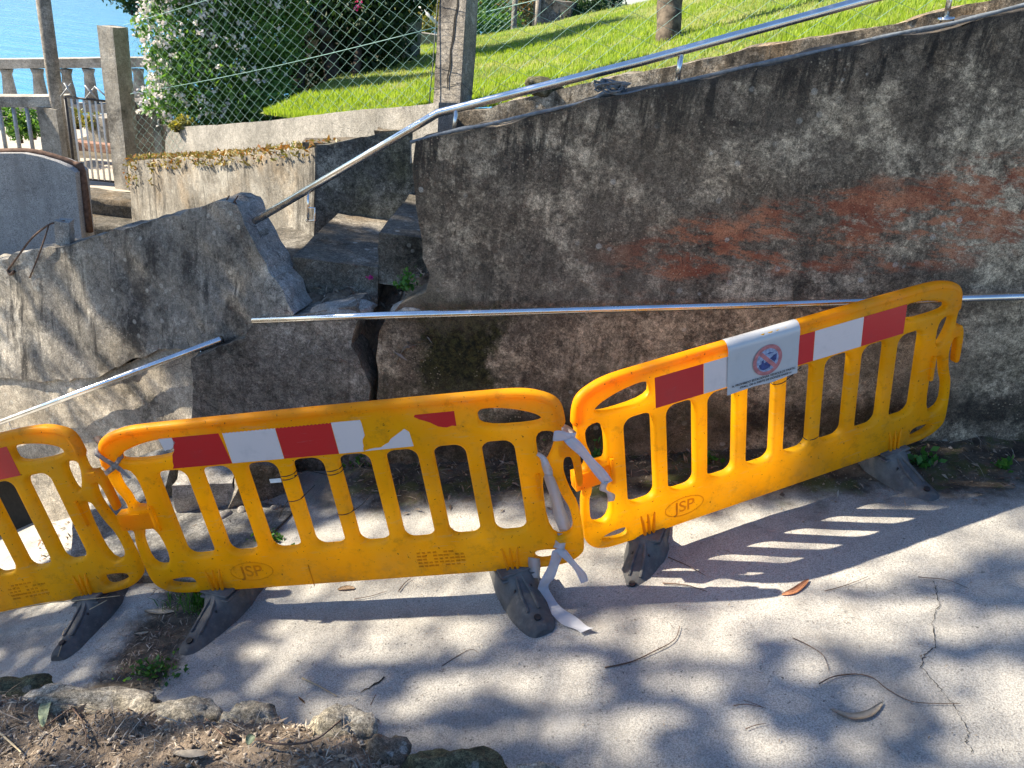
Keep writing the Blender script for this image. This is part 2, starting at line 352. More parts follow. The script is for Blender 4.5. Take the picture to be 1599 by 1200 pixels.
MT['leaf'] = leafmat('bush_leaf', [(.04, .11, .025), (.075, .18, .04), (.14, .26, .06), (.05, .14, .035)], .35)
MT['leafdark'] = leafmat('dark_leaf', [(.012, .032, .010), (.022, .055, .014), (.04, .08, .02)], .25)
MT['leafyel'] = leafmat('yellow_leaf', [(.20, .19, .03), (.30, .25, .06), (.12, .16, .03), (.36, .33, .16)], .35)
MT['leafeuc'] = leafmat('eucalyptus_leaf', [(.05, .08, .035), (.08, .11, .05), (.06, .09, .04)], .2)
MT['flower'] = leafmat('white_flower', [(.74, .70, .66), (.78, .72, .70), (.76, .70, .69), (.76, .74, .66)], .3, .5, (1, .98, .98))
MT['pink'] = leafmat('magenta_flower', [(.4, .03, .22), (.5, .05, .3)], .3)
MT['weed'] = leafmat('weed_leaf', [(.03, .11, .02), (.06, .18, .03), (.09, .22, .04)], .35)
MT['driedveg'] = leafmat('dried_ledge_growth', [(.12, .11, .035), (.26, .19, .06), (.30, .12, .03), (.10, .13, .03), (.38, .30, .14)], .2)
MT['litter'] = leafmat('dry_leaf_litter', [(.20, .14, .09), (.30, .23, .16), (.12, .08, .055), (.36, .30, .23), (.22, .12, .075)], .1, .8)
MT['bits'] = leafmat('woody_bits', [(.15, .115, .085), (.30, .24, .175), (.08, .06, .045), (.46, .40, .32), (.22, .165, .12)], 0, .9)
MT['tanleaf'] = plain('tan_dry_leaf', (.42, .30, .20), .7, var=.2); MT['orangeleaf'] = plain('orange_dry_leaf', (.50, .24, .13), .7, var=.2)
MT['paleleaf'] = plain('pale_green_leaf', (.36, .42, .28), .6, var=.15); MT['greyleaf'] = plain('pale_grey_leaf', (.48, .42, .34), .7, var=.15)
MT['twig'] = plain('brown_twig', (.11, .07, .05), .85, var=.4); MT['reed'] = plain('straw_reed', (.42, .33, .20), .7, var=.2)
MT['tie'] = plain('black_cable_tie', (.015, .015, .017), .35, bump=0)

def road_mat():
    k = NT('worn_concrete_road'); x, y, z = k.xyz()
    v = k.noise(1.1, 7, .6); c = k.mix(k.ramp(v, .3, .7), (.35, .34, .312), (.46, .447, .41))
    ag = k.noise(170, 3, .65); c = k.mix(k.ramp(ag, .36, .62, .0, 1), k.mix(.6, c, (.12, .11, .10)), c)
    ag2 = k.voro(95); c = k.mix(k.ramp(ag2, .10, .30, .32, 0), c, (.52, .50, .46))
    pit = k.math('MULTIPLY', k.ramp(k.noise(60, 4, .7, off=3), .60, .67), k.ramp(k.noise(4, 5, off=9), .42, .6)); c = k.mix(k.math('MULTIPLY', pit, .85), c, (.05, .046, .042))
    blot = k.ramp(k.noise(5, 8, .7, off=12), .5, .72, 0, .5); c = k.mix(blot, c, (.19, .175, .155))
    bl2 = k.ramp(k.noise(1.7, 8, .7, off=17, dist=.5), .5, .66, 0, .38); c = k.mix(bl2, c, (.17, .165, .155)); bl3 = k.ramp(k.noise(2.3, 8, .75, off=18), .56, .66, 0, .3); c = k.mix(bl3, c, (.50, .48, .44))
    sp_ = k.math('MULTIPLY', k.ramp(k.noise(24, 6, .8, off=19), .60, .66), k.ramp(k.noise(2.1, 5, off=23), .48, .58)); c = k.mix(k.math('MULTIPLY', sp_, .8), c, (.06, .054, .048))
    # damp mossy soil along the foot of the wall
    yy = k.math('ADD', k.math('ADD', y, k.math('MULTIPLY', x, .08)), k.math('MULTIPLY', k.math('SUBTRACT', k.noise(2.6, 7, .65, off=20), .5), .75))
    ms = k.ramp(yy, 3.38, 3.6); ms = k.math('MULTIPLY', ms, k.ramp(x, -1.35, -.75))
    soil = k.mix(k.ramp(k.noise(9, 8, .7), .35, .65), (.028, .021, .015), (.105, .083, .060)); soil = k.mix(k.ramp(k.noise(5, 6, .7, off=30), .5, .6, 0, .8), soil, (.055, .062, .016))
    soil = k.mix(k.ramp(k.noise(75, 3, .7, off=30), .62, .7), soil, (.30, .26, .21))
    c = k.mix(ms, c, soil)
    # dirt trail in the low gutter at left
    gx = k.math('ABSOLUTE', k.math('ADD', k.math('SUBTRACT', x, k.math('MULTIPLY', k.math('SUBTRACT', y, 2.6), .06)), 1.46))
    gut = k.ramp(k.math('ADD', gx, k.math('MULTIPLY', k.math('SUBTRACT', k.noise(6, 6, .7, off=40), .5), .35)), .10, .24, .95, 0)
    gut = k.math('MULTIPLY', gut, k.ramp(y, 3.1, 3.35, 1, 0))
    c = k.mix(gut, c, k.mix(k.ramp(k.noise(22, 7, .75), .35, .65), (.018, .014, .010), (.10, .078, .055)))
    k.col(c); k.rough(.93)
    k.bump(k.math('ADD', k.math('MULTIPLY', ag, .6), k.math('MULTIPLY', k.noise(45, 5, .7), .9)), .75, .007); return k.m
MT['road'] = road_mat()
def soil_mat():
    k = NT('dry_bank_soil'); c = k.mix(k.ramp(k.noise(11, 9, .75), .32, .68), (.075, .056, .04), (.33, .255, .185))
    c = k.mix(k.ramp(k.noise(55, 4, .7), .56, .7), c, (.38, .32, .25)); k.col(c); k.rough(.95)
    k.bump(k.math('ADD', k.noise(18, 8, .75), k.math('MULTIPLY', k.noise(90, 4), .4)), 1.0, .03); return k.m
MT['soil'] = soil_mat()
def lawn_mat():
    k = NT('lawn_base'); c = k.mix(k.ramp(k.noise(1.4, 6), .4, .62), (.10, .17, .02), (.26, .28, .09)); k.col(c); k.rough(.95); k.bump(k.noise(60, 5), 1, .03); return k.m
MT['lawn'] = lawn_mat()
MT['ground'] = plain('garden_earth', (.11, .09, .06), .95, var=.4, scale=4)
MT['path'] = plain('pale_garden_path', (.42, .37, .30), .9, var=.15, scale=12)
def water_mat():
    k = NT('river_water'); k.col((.04, .26, .46)); k.rough(.06); k.b.inputs['IOR'].default_value = 1.33; k.b.inputs['Specular IOR Level'].default_value = .5
    h = k.math('ADD', k.noise(.55, 5, .6, stretch=(.35, 1.5, 1), dist=.6), k.math('MULTIPLY', k.noise(2.6, 4, .6, stretch=(.5, 1.4, 1)), .30))
    k.bump(h, .28, .4); return k.m
MT['water'] = water_mat()
MT['hill'] = plain('far_wood', (.035, .06, .025), .95, var=.5, scale=.2, bump=0)

# ------------------------------------------------------------------ setting
def grid(name, xs, ys, zf, mat, kind='structure', smooth=True):
    nx, ny = len(xs), len(ys)
    V = [(x, y, zf(x, y)) for y in ys for x in xs]
    Fq = [(j * nx + i, j * nx + i + 1, (j + 1) * nx + i + 1, (j + 1) * nx + i) for j in range(ny - 1) for i in range(nx - 1)]
    o = mesh_obj(name, np_mesh(name, V, Fq), mat, None, smooth); o['kind'] = kind; return o
def road_z(x, y):
    z = gz(x, y) + .010 * fbm((x, y, 0), 1.6) + .003 * fbm((x, y, 3), 9)
    if y > 3.45 and x > -.9: z += .03 * min(1, (y - 3.45) / .3) * (1 + .8 * fbm((x, y, 0), 7))
    return z
grid('road', np.linspace(-7, 7, 240), np.linspace(-3, 5.0, 150), road_z, MT['road'])
o = grid('ground', np.linspace(-60, 60, 61), np.linspace(-30, 13.6, 30), lambda x, y: -4.6 + .06 * x + .02 * y - (0 if y < 13 else 1), MT['ground'])
o = grid('river', np.linspace(-400, 400, 9), np.linspace(13, 500, 9), lambda x, y: -3.0, MT['water'])
def hill_z(x, y): return -3.2 + 6 * max(0, min(1, (y - 150) / 45)) * (1 + .4 * fbm((x, y, 0), .02)) + .8 * fbm((x, y, 0), .15)
grid('hill', np.linspace(-260, 260, 90), np.linspace(146, 260, 26), hill_z, MT['hill'])

# lawn terrace
UA, UB = D(668, 195, 5.42), D(1640, -30, 4.15)
UN = (-(UB - UA).y, (UB - UA).x, 0)
BA, BB = D(215, 300, 7.6), D(490, 350, 5.5); BN = (-(BB - BA).y, (BB - BA).x, 0)
BC = D(665, 330, 5.38)
def lawn_z(x, y): return 1.93 + .335 * x + .04 * (y - 5.5) + (0.055 * max(0, -x) ** 1.6) + .03 * fbm((x, y, 0), 1.2)
def edge_y(x):
    """front edge of the lawn: along kerb at left, along the upper wall at right"""
    if x < UA.x:
        t = (x - BA.x) / (BB.x - BA.x); return BA.y + (BB.y - BA.y) * min(t, 1) + (0 if t < 1 else (x - BB.x) * (UA.y - BB.y) / (UA.x - BB.x)) + .62
    t = (x - UA.x) / (UB.x - UA.x); return UA.y + (UB.y - UA.y) * t + .16
xs = np.linspace(-2.35, 5, 60); V = []; nv = 40
for j in range(nv):
    for x in xs:
        y = edge_y(x) + (13.2 - edge_y(x)) * j / (nv - 1); V.append((x, y, lawn_z(x, y)))
Fq = [(j * 60 + i, j * 60 + i + 1, (j + 1) * 60 + i + 1, (j + 1) * 60 + i) for j in range(nv - 1) for i in range(59)]
lawn = mesh_obj('lawn', np_mesh('lawn', V, Fq), MT['lawn'], None, True); lawn['kind'] = 'structure'
def blades(name, pts, hgt, wid, mat, lean=.5):
    n = len(pts); P = np.array(pts); a = rng.uniform(0, 2 * np.pi, n); h = hgt * rng.uniform(.5, 1.25, n); wd = wid * rng.uniform(.7, 1.3, n)
    dx = np.stack([np.cos(a), np.sin(a), np.zeros(n)], 1); la = rng.uniform(0, 2 * np.pi, n); l = rng.uniform(0, lean, n) * h
    tip = P + np.stack([np.cos(la) * l, np.sin(la) * l, h], 1); mid = P + np.stack([np.cos(la) * l * .3, np.sin(la) * l * .3, h * .55], 1)
    V = np.stack([P - dx * wd[:, None], P + dx * wd[:, None], mid + dx * wd[:, None] * .8, tip, mid - dx * wd[:, None] * .8], 1).reshape(-1, 3)
    F5 = np.arange(5 * n).reshape(-1, 5)
    o = mesh_obj(name, np_mesh(name, V, F5), mat); return o
pts = []; dry = []
while len(pts) + len(dry) < 85000:
    x = rng.uniform(-2.3, 4.6); e = edge_y(x); y = e + (13.1 - e) * rng.uniform(0, 1) ** 1.9
    p = (x, y, lawn_z(x, y) - .005)
    (dry if (fbm((x * .8, y * .8, 4), 1) + .35 * fbm((x, y, 2), 3) + (y - e - 2) * .05 > .05) else pts).append(p)
o = blades('grass', pts, .050, .0030, MT['grass']); tag(o, 'bright green grass growing on the sloping lawn', 'grass', None, 'stuff')
o = blades('dry_grass', dry, .038, .003, MT['drygrass']); tag(o, 'paler sunburnt grass patches across the lawn', 'grass', None, 'stuff')

# lower terrace behind the gate
grid('path', np.linspace(-12, -3.1, 20), np.linspace(8.36, 13.6, 14), lambda x, y: .12 + .06 * (x + 5) - .012 * (y - 8.4), MT['path'])
grid('garden_bed', np.linspace(-6.6, -2.3, 18), np.linspace(5.4, 13.4, 18), lambda x, y: min(.10 + .06 * (x + 5), .1) + (.95 * max(0, min(1, (x + 4.1) / .9)) * max(0, min(1, (y - 7.2 + .75*(x+3.6)) / .4)) - .9 * (y < 8.4) * (x < -3)), MT['ground'])

# ------------------------------------------------------------------ front retaining wall
ol = [Wp(*p) for p in [(650, 222), (800, 190), (940, 154), (1000, 145), (1200, 100), (1599, 18), (1900, -45), (1900, 900), (600, 790), (586, 745), (596, 690), (588, 640), (593, 600), (589, 560), (593, 520), (603, 497), (625, 478), (668, 458), (672, 430), (663, 400), (655, 350), (648, 300), (643, 262)]]
wr = empty('retaining_wall', ol[0] * 1, 'tall black stained wall with worn red paint band, right of the crack', 'wall')
def into(o, root):
    o.parent = root; o.matrix_parent_inverse = root.matrix_basis.inverted(); return o
into(slab('render_face', ol, (.017, .25, 0), MT['wall'], None, cut=.075, amp=.014, scale=3.2, jag=.016, fine=.004), wr)
ol = [Wp(*p) for p in [(300, 560), (380, 528), (400, 500), (470, 491), (555, 478), (562, 488), (553, 515), (549, 540), (564, 572), (579, 605), (575, 640), (583, 700), (580, 780), (300, 860)]]
o = slab('wall_stump', ol, (.017, .24, 0), MT['stump'], None, cut=.06, amp=.014, scale=4, jag=.016, fine=.004, seed=3)
tag(o, 'low mossy stump of broken wall left of the dark crack', 'wall')
ol = [Lp(*p) for p in [(-260, 470), (0, 405), (180, 360), (352, 314), (366, 322), (386, 362), (415, 410), (438, 452), (458, 488), (420, 512), (382, 528), (372, 544), (265, 542), (150, 588), (74, 596), (-60, 590), (-260, 640)]]
o = slab('broken_wall_slab', ol, (.05, .23, .0), MT['wall_left'], None, cut=.05, amp=.018, scale=4, jag=.024, fine=.004, seed=5)
tag(o, 'leaning streaky wall slab snapped off at a sloping right edge', 'wall')
o.data.materials.append(MT['fresh'])
for p_ in o.data.polygons:
    if p_.normal.x > .55 and p_.center.x > -1.9: p_.material_index = 1
ol = [Lp(*p, .035) for p in [(-260, 638), (-60, 586), (74, 592), (150, 584), (265, 540), (330, 540), (322, 575), (300, 600), (318, 640), (284, 700), (305, 745), (290, 800), (250, 900), (70, 960), (62, 850), (44, 790), (20, 752), (-20, 740), (-260, 860)]]
o = slab('low_wall', ol, (.05, .25, .0), MT['wall_low'], None, cut=.07, amp=.014, scale=4, jag=.012, fine=.004, seed=6)
tag(o, 'pale cream wall foot under the streaky slab behind the left barrier', 'wall')

q = [Lp(-260, 700, .31), Lp(110, 700, .31), Lp(110, 980, .31), Lp(-260, 980, .31)]
bm = bmesh.new(); f = bm.faces.new([bm.verts.new(p) for p in q]); r = bmesh.ops.extrude_face_region(bm, geom=[f]); bmesh.ops.translate(bm, vec=(0, .4, 0), verts=[v for v in r['geom'] if isinstance(v, bmesh.types.BMVert)])
o = bm_obj('cavity_shade_fill', bm, MT['dark']); o['kind'] = 'structure'  # near-black block painted in for the shade inside the wall-foot hole
# debris and steps in the breach
def strip_mound(name, px, mat, y0, y1, amp):
    pass
bm = bmesh.new()
pr = [Wp(x, y, b) for x, y, b in [(425, 470, .30), (470, 478, .26), (540, 470, .22), (590, 480, .30), (640, 455, .22), (690, 440, .26)]]
nx = 44; ny = 12; gv = []
for j in range(ny):
    for i in range(nx):
        t = i / (nx - 1) * 5; k = min(int(t), 4); p = pr[k].lerp(pr[k + 1], t - k)
        s = j / (ny - 1); q = p + Vector((0, (s - .45) * .52, (-.32 * max(0, .45 - s) ** 1.2 * 2 + .10 * s)))
        q.z += .045 * fbm(q, 6) + .02 * fbm(q, 20)
        hole = math.exp(-((q.x + .80) / .13) ** 2); q.z -= .42 * hole * (1 - s)
        gv.append(bm.verts.new(q))
for j in range(ny - 1):
    for i in range(nx - 1): bm.faces.new((gv[j * nx + i], gv[j * nx + i + 1], gv[(j + 1) * nx + i + 1], gv[(j + 1) * nx + i]))
o = bm_obj('debris_soil', bm, MT['soil'], None, True); o['kind'] = 'structure'
debris_pts = [v.co.copy() for v in o.data.vertices]
st = empty('staircase', (-1.1, 4.8, .8), 'broken dark stone steps seen through the breach in the wall', 'staircase')
def step(x0, x1, top, h, y0, y1, seed):
    bm = bmesh.new(); add_box(bm, ((x0 + x1) / 2, (y0 + y1) / 2, top - h / 2), (x1 - x0, y1 - y0, h))
    bmesh.ops.subdivide_edges(bm, edges=bm.edges[:], cuts=9, use_grid_fill=True); rough(bm, .009, 4, seed, .005, 22)
    o = bm_obj('stair_step', bm, MT['step'], None, True); sharp(o.data, 38); into(o, st)
step(-1.335, -.84, 1.035, .22, 4.30, 5.45, 1); step(-.845, -.36, 1.235, .30, 4.31, 5.5, 2); step(-.38, .1, 1.42, .3, 4.3, 5.5, 3); step(.08, .6, 1.6, .3, 4.3, 5.4, 4)
step(-1.80, -1.325, .84, .22, 4.42, 5.55, 5); step(-2.28, -1.79, .63, .22, 4.5, 6.0, 6); step(-2.78, -2.27, .42, .22, 4.62, 6.4, 7); step(-3.3, -2.77, .2, .22, 4.75, 6.9, 8)
# fill under the steps, near-black to paint the shade in the crack
bm = bmesh.new(); add_box(bm, (-1.2, 4.95, .1), (1.9, 1.0, 1.3)); bmesh.ops.subdivide_edges(bm, edges=bm.edges[:], cuts=6, use_grid_fill=True); rough(bm, .04, 4, 3)
o = bm_obj('cavity_shade_fill', bm, MT['dark'], None, True); o['kind'] = 'structure'
grid('stair_landing', np.linspace(-7, -2.4, 14), np.linspace(4.9, 7.4, 10), lambda x, y: -.62 - .12 * max(0, -3.2 - x), MT['step'])

# ------------------------------------------------------------------ stair wall behind, kerb, upper wall
def bz(px, py): return PL(px, py, BN, BA)
top = [bz(196, 252), bz(300, 250), bz(400, 243), bz(492, 230)]
ol = top + [Vector((BB.x, BB.y, .3)), Vector((BA.x - .1, BA.y + .1, -.6))]
nrm = Vector(BN).normalized()
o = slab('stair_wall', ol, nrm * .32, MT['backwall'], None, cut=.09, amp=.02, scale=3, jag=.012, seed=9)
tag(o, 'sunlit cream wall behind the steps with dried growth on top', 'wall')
CN = (-(BC - BB).y, (BC - BB).x, 0)
def cz(px, py): return PL(px, py, CN, BB)
ol = [cz(491, 226), cz(575, 214), cz(600, 205), cz(640, 203), cz(690, 190), Vector((cz(690, 190).x, cz(690, 190).y, .3)), Vector((BB.x + .012, BB.y, .3))]
o = slab('shaded_stair_wall', ol, Vector((.1, .3, 0)), MT['backshade'], None, cut=.08, amp=.02, scale=3, jag=.012, seed=10)
tag(o, 'wall section coloured dark for shade between the lit stair wall and the breach', 'wall')
def kz(px, py): return PL(px, py, BN, BA + nrm * .42)
kb = [kz(256, 243), kz(330, 236), kz(420, 228), kz(520, 218), kz(600, 211), kz(655, 206), kz(685, 203)]
kt = [kz(685, 160), kz(655, 164), kz(600, 169), kz(520, 176), kz(420, 189), kz(330, 196), kz(275, 198), kz(258, 212)]
o = slab('garden_kerb', [p - Vector((0, 0, .2)) for p in kb] + kt, nrm * .16, MT['curb'], None, cut=.08, amp=.006, scale=3, seed=11)
tag(o, 'low pale concrete kerb with rounded left end edging the lawn', 'kerb')
def uz(px, py): return PL(px, py, UN, UA)
un = Vector(UN).normalized()
ut = [uz(668, 178), uz(760, 172), uz(830, 150), uz(930, 126), uz(1000, 112), uz(1100, 93), uz(1200, 72), uz(1300, 54), uz(1400, 38), uz(1480, 14), uz(1599, -12), uz(1700, -40)]
ol = ut + [Vector((ut[-1].x, ut[-1].y, .8)), Vector((ut[0].x, ut[0].y, .8))]
o = slab('upper_wall', ol, un * .2, MT['upper'], None, cut=.09, amp=.022, scale=4, jag=.015, seed=12)
tag(o, 'lichen spotted upper wall holding the lawn along the ramp', 'wall')
rock('loose_stone', uz(845, 146) + un * .06 + Vector((0, 0, .03)), (.26, .16, .12), MT['rockmoss'], (0, .1, .3), 4)
tag(bpy.data.objects['loose_stone'], 'mossy dark stone lying on the upper wall beside the lawn', 'stone')
o = block('wall_cap_stone', D(618, 214, 5.36) , (.26, .2, .11), MT['step'], (0, -.1, .1), 5, .018)
tag(o, 'square broken cap stone on the dark stair wall under the handrail', 'stone')
o = block('flat_cap_stone', D(528, 226, 5.5), (.46, .2, .06), MT['step'], (0, -.08, .2), 6, .014)
tag(o, 'flat broken slab lying along the top of the shaded stair wall', 'stone')
# ramp between the two walls
V = [(-.35, 4.1, 1.42), (4.6, 3.8, 3.0), (4.6, 5.0, 3.0), (-.35, 5.7, 1.42)]
o = mesh_obj('ramp', np_mesh('ramp', [(a, b, c - .42) for a, b, c in V], [(0, 1, 2, 3)]), MT['step']); o['kind'] = 'structure'

# handrails
def tr(p, dz=0, dy=.12): return Vector(p)
hr = empty('handrail', Wp(710, 205, .12), 'bent steel handrail fixed along the top of the dark wall', 'handrail')
path = [Wp(397, 346, .2), Wp(672, 184, .14), Wp(684, 177, .13), Wp(1000, 97, .12), Wp(1350, 1, .12), Wp(1700, -95, .12)]
bm = bmesh.new(); tube(bm, path, .0205, 14); into(bm_obj('rail', bm, MT['steel'], None, True), hr)
def hpost(a, b, r=.011):
    bm = bmesh.new(); tube(bm, [a, b], r, 8); d = (b - a).normalized(); tube(bm, [b - d * .012, b + d * .006], r * 2.6, 10)
    into(bm_obj('rail_post', bm, MT['steel'], None, True), hr)
hpost(Wp(712, 171, .12), Wp(709, 212, .12)); hpost(Wp(1064, 82, .12), Wp(1057, 134, .12), .013); hpost(Wp(1488, -34, .12), Wp(1477, 32, .12), .013)
a, b = Wp(481, 298, .18), Wp(481, 345, .18); bm = bmesh.new(); tube(bm, [a, b], .007, 8); tube(bm, [b + Vector((.0, 0, .07)), b + Vector((.035, 0, .075)), b + Vector((.038, 0, .005)), b + Vector((-.01, 0, 0))], .007, 6)
into(bm_obj('hanging_bracket', bm, MT['steel'], None, True), hr)
bm = bmesh.new(); tube(bm, [Vector((-1.455, 3.90, .75)).lerp(Wp(395, 501, -.16), 1), Wp(600, 493, -.18), Wp(1200, 476, -.13), Wp(1599, 463, -.075), Wp(1900, 451, -.05)], .0195, 14)
o = bm_obj('fallen_rail', bm, MT['steel'], None, True); tag(o, 'long loose steel rail lying level across the front of the dark wall', 'rail')
bm = bmesh.new(); tube(bm, [Lp(346, 530, -.06), Lp(0, 660, -.07), Lp(-300, 780, -.07)], .0205, 14)
fr = bm_obj('fallen_rail', bm, MT['steel'], None, True); tag(fr, 'short broken steel rail sloping down the streaky slab at left', 'rail')
bm = bmesh.new(); tube(bm, [Lp(313, 546, -.06), Lp(316, 562, -.03), Lp(338, 561, -.01)], .005, 6); bm_obj('clip', bm, MT['steel'], fr, True)
bm = bmesh.new(); tube(bm, [Lp(13, 657, -.06), Lp(18, 670, -.03), Lp(40, 668, -.01)], .005, 6); bm_obj('clip', bm, MT['steel'], fr, True)

# hose along the wall top and its tangle
pp = []
for x, y in [(640, 226), (700, 211), (760, 199), (820, 184), (880, 172), (925, 160), (945, 148), (975, 151), (1020, 140), (1100, 122), (1200, 99), (1300, 79), (1400, 57), (1500, 37), (1599, 12), (1750, -22)]:
    p = Wp(x, y, .0); p += Vector((0, .012, .008 + .006 * noise.noise(p * 4))); pp.append(p)
bm = bmesh.new(); tube(bm, smooth_path(pp, 6), .0085, 7); tube(bm, [p + Vector((0, .022, .006 * noise.noise(p * 9))) for p in smooth_path(pp, 6)], .007, 6)
o = bm_obj('hose', bm, MT['cable'], None, True); tag(o, 'thin blue grey hose running along the dark wall top', 'hose')
bm = bmesh.new()
for k in range(4):
    c = Wp(958 + random.uniform(-8, 8), 147, .04 + random.uniform(-.02, .04)); a0 = random.uniform(0, 6); L = []
    for t in range(26):
        an = a0 + t * .5; r = .04 + .015 * math.sin(t * 1.3 + k); L.append(c + Vector((math.cos(an) * r * 1.5, math.sin(an) * .03, abs(math.sin(an * .7 + k)) * .035 + .001 * t)))
    tube(bm, L, .0045, 5)
o = bm_obj('cable_tangle', bm, MT['cable'], None, True); tag(o, 'dark tangle of thin cable heaped on the wall top', 'cable')

# left slab top: stub and dead stalk
o = block('pipe_stub', Lp(101, 362, .1), (.08, .1, .15), MT['fresh'], (0, .1, .2), 8, .012); tag(o, 'small grey concrete stub on top of the streaky slab', 'stub')
bm = bmesh.new()
tube(bm, smooth_path([Lp(101, 345, .08), Lp(88, 348, .04), Lp(75, 352, .0), Lp(50, 372, -.02), Lp(30, 398, -.03), Lp(12, 422, -.01)], 4), .006, 6)
tube(bm, smooth_path([Lp(76, 352, .0), Lp(70, 372, -.03), Lp(58, 405, -.03), Lp(46, 434, -.01)], 4), .005, 6)
tube(bm, smooth_path([Lp(12, 422, -.01), Lp(16, 429, -.012), Lp(22, 424, -.012)], 3), .009, 6)
o = bm_obj('bent_rebar', bm, MT['twig'], None, True); tag(o, 'thin bent rusty rods hanging from the slab top at far left', 'rebar')
bm = bmesh.new()
for a, b in (((352, 316), (358, 306)), ((364, 318), (372, 306)), ((374, 332), (366, 312))): tube(bm, [Lp(*a, .03), Lp(*b, .03)], .004, 5)
o = bm_obj('rebar_stub', bm, MT['rust'], None); tag(o, 'rusty rebar ends poking from the slab peak at the break', 'rebar')

# ------------------------------------------------------------------ plastic barriers
def arc(c, r, a0, a1, n=5): return [(c[0] + r[0] * math.cos(R(a0 + (a1 - a0) * k / n)), c[1] + r[1] * math.sin(R(a0 + (a1 - a0) * k / n))) for k in range(n + 1)]
def rrect(x0, x1, y0, y1, r, n=5):
    return arc((x1 - r, y1 - r), (r, r), 0, 90, n) + arc((x0 + r, y1 - r), (r, r), 90, 180, n) + arc((x0 + r, y0 + r), (r, r), 180, 270, n) + arc((x1 - r, y0 + r), (r, r), 270, 360, n)
def chaikin(P, it=2):
    for _ in range(it):
        Q = []
        for i in range(len(P)):
            a, b = P[i], P[(i + 1) % len(P)]; Q += [(a[0] * .75 + b[0] * .25, a[1] * .75 + b[1] * .25), (a[0] * .25 + b[0] * .75, a[1] * .25 + b[1] * .75)]
        P = Q
    return P
outer = [(-.80, 0), (-.92, .008), (-.985, .05), (-1.005, .12), (-1.0, .30), (-.985, .355), (-.985, .375), (-1.03, .38), (-1.03, .47), (-.975, .475), (-.962, .50), (-.966, .54), (-.99, .60), (-.997, .66),
         (-.997, .77), (-.975, .825), (-.92, .862), (-.84, .884), (-.7, .888), (0, .89), (.7, .888), (.84, .884), (.92, .862), (.975, .82), (.99, .77), (.972, .63), (1.0, .625), (1.028, .61), (1.04, .57), (1.043, .43), (1.035, .41), (1.018, .41),
         (1.012, .43), (1.008, .555), (.985, .562), (.972, .545), (.965, .50), (.968, .455), (.985, .38), (1.012, .31), (1.018, .10), (1.0, .055), (.93, .012), (.80, 0), (0, 0)]
holes = [rrect(-.710 + .2029 * i - .069, -.710 + .2029 * i + .069, .206, .664, .045) for i in range(8)]
holes += [chaikin(h, 2) for h in (
    [(-.905, .725), (-.655, .73), (-.645, .80), (-.68, .822), (-.80, .805), (-.905, .765)], [(.905, .725), (.655, .73), (.645, .80), (.68, .822), (.80, .805), (.905, .765)],
    [(-.955, .685), (-.868, .69), (-.865, .495), (-.90, .492), (-.935, .50), (-.936, .55), (-.955, .60)], [(-.945, .39), (-.868, .375), (-.862, .165), (-.965, .16), (-.965, .31), (-.945, .35)],
    [(.868, .69), (.95, .69), (.945, .64), (.93, .60), (.915, .57), (.90, .545), (.868, .545)], [(.868, .485), (.92, .48), (.93, .44), (.945, .37), (.975, .30), (.978, .17), (.868, .16)],
    [(-.92, .05), (-.79, .03), (-.785, .085), (-.83, .095), (-.92, .08)], [(.93, .055), (.80, .03), (.79, .09), (.84, .10), (.94, .09)])]
def panel_mesh():
    cu = bpy.data.curves.new('panel', 'CURVE'); cu.dimensions = '2D'; cu.fill_mode = 'BOTH'
    for P in [chaikin(outer, 2)] + holes:
        s = cu.splines.new('POLY'); s.points.add(len(P) - 1); s.use_cyclic_u = True
        for q, p in zip(s.points, P): q.co = (p[0], p[1], 0, 1)
    cu.extrude = .009; cu.bevel_depth = .016; cu.bevel_resolution = 4; cu.offset = -.016
    o = bpy.data.objects.new('panel_tmp', cu); COL.objects.link(o)
    dg = bpy.context.evaluated_depsgraph_get(); dg.update(); me = bpy.data.meshes.new_from_object(o.evaluated_get(dg), depsgraph=dg)
    bpy.data.objects.remove(o); bpy.data.curves.remove(cu)
    bm = bmesh.new(); bm.from_mesh(me); bpy.data.meshes.remove(me)
    bm.transform(Matrix.Rotation(math.pi / 2, 4, 'X'))
    # tubular upper rim and the swollen bottom beam
    rim = [(-.985, 0, .70), (-.972, 0, .78), (-.945, 0, .822), (-.88, 0, .848), (-.78, 0, .862), (-.6, 0, .864), (0, 0, .866), (.6, 0, .864), (.78, 0, .862), (.88, 0, .848), (.945, 0, .82), (.968, 0, .78), (.972, 0, .70)]
    tube(bm, smooth_path(rim, 4), [.018] + [.0265] * (4 * 12 - 1) + [.018], 12)
    for s in (-.852, .858): add_box(bm, (s, -.03, .435), (.016, .02, .13))
    add_box(bm, (-.945, -.004, .425), (.16, .053, .082)); add_box(bm, (.985, 0, .595), (.055, .052, .05)); add_box(bm, (1.027, 0, .49), (.022, .03, .13))
    me = bpy.data.meshes.new('panel'); bmesh.ops.recalc_face_normals(bm, faces=bm.faces[:]); bm.to_mesh(me); bm.free()
    me.polygons.foreach_set('use_smooth', [True] * len(me.polygons)); me.materials.append(MT['yellow']); sharp(me, 50); return me
PANEL = panel_mesh()
def text_mesh(s, size, depth, bold=0):
    cu = bpy.data.curves.new('txt', 'FONT'); cu.body = s; cu.size = size; cu.extrude = depth; cu.align_x = 'CENTER'; cu.align_y = 'CENTER'; cu.offset = bold
    o = bpy.data.objects.new('txt_tmp', cu); COL.objects.link(o); dg = bpy.context.evaluated_depsgraph_get(); dg.update()
    me = bpy.data.meshes.new_from_object(o.evaluated_get(dg), depsgraph=dg); bpy.data.objects.remove(o); bpy.data.curves.remove(cu)
    me.materials.clear(); me.transform(Matrix.Rotation(math.pi / 2, 4, 'X')); return me
YF = -.0255  # front face of the panel
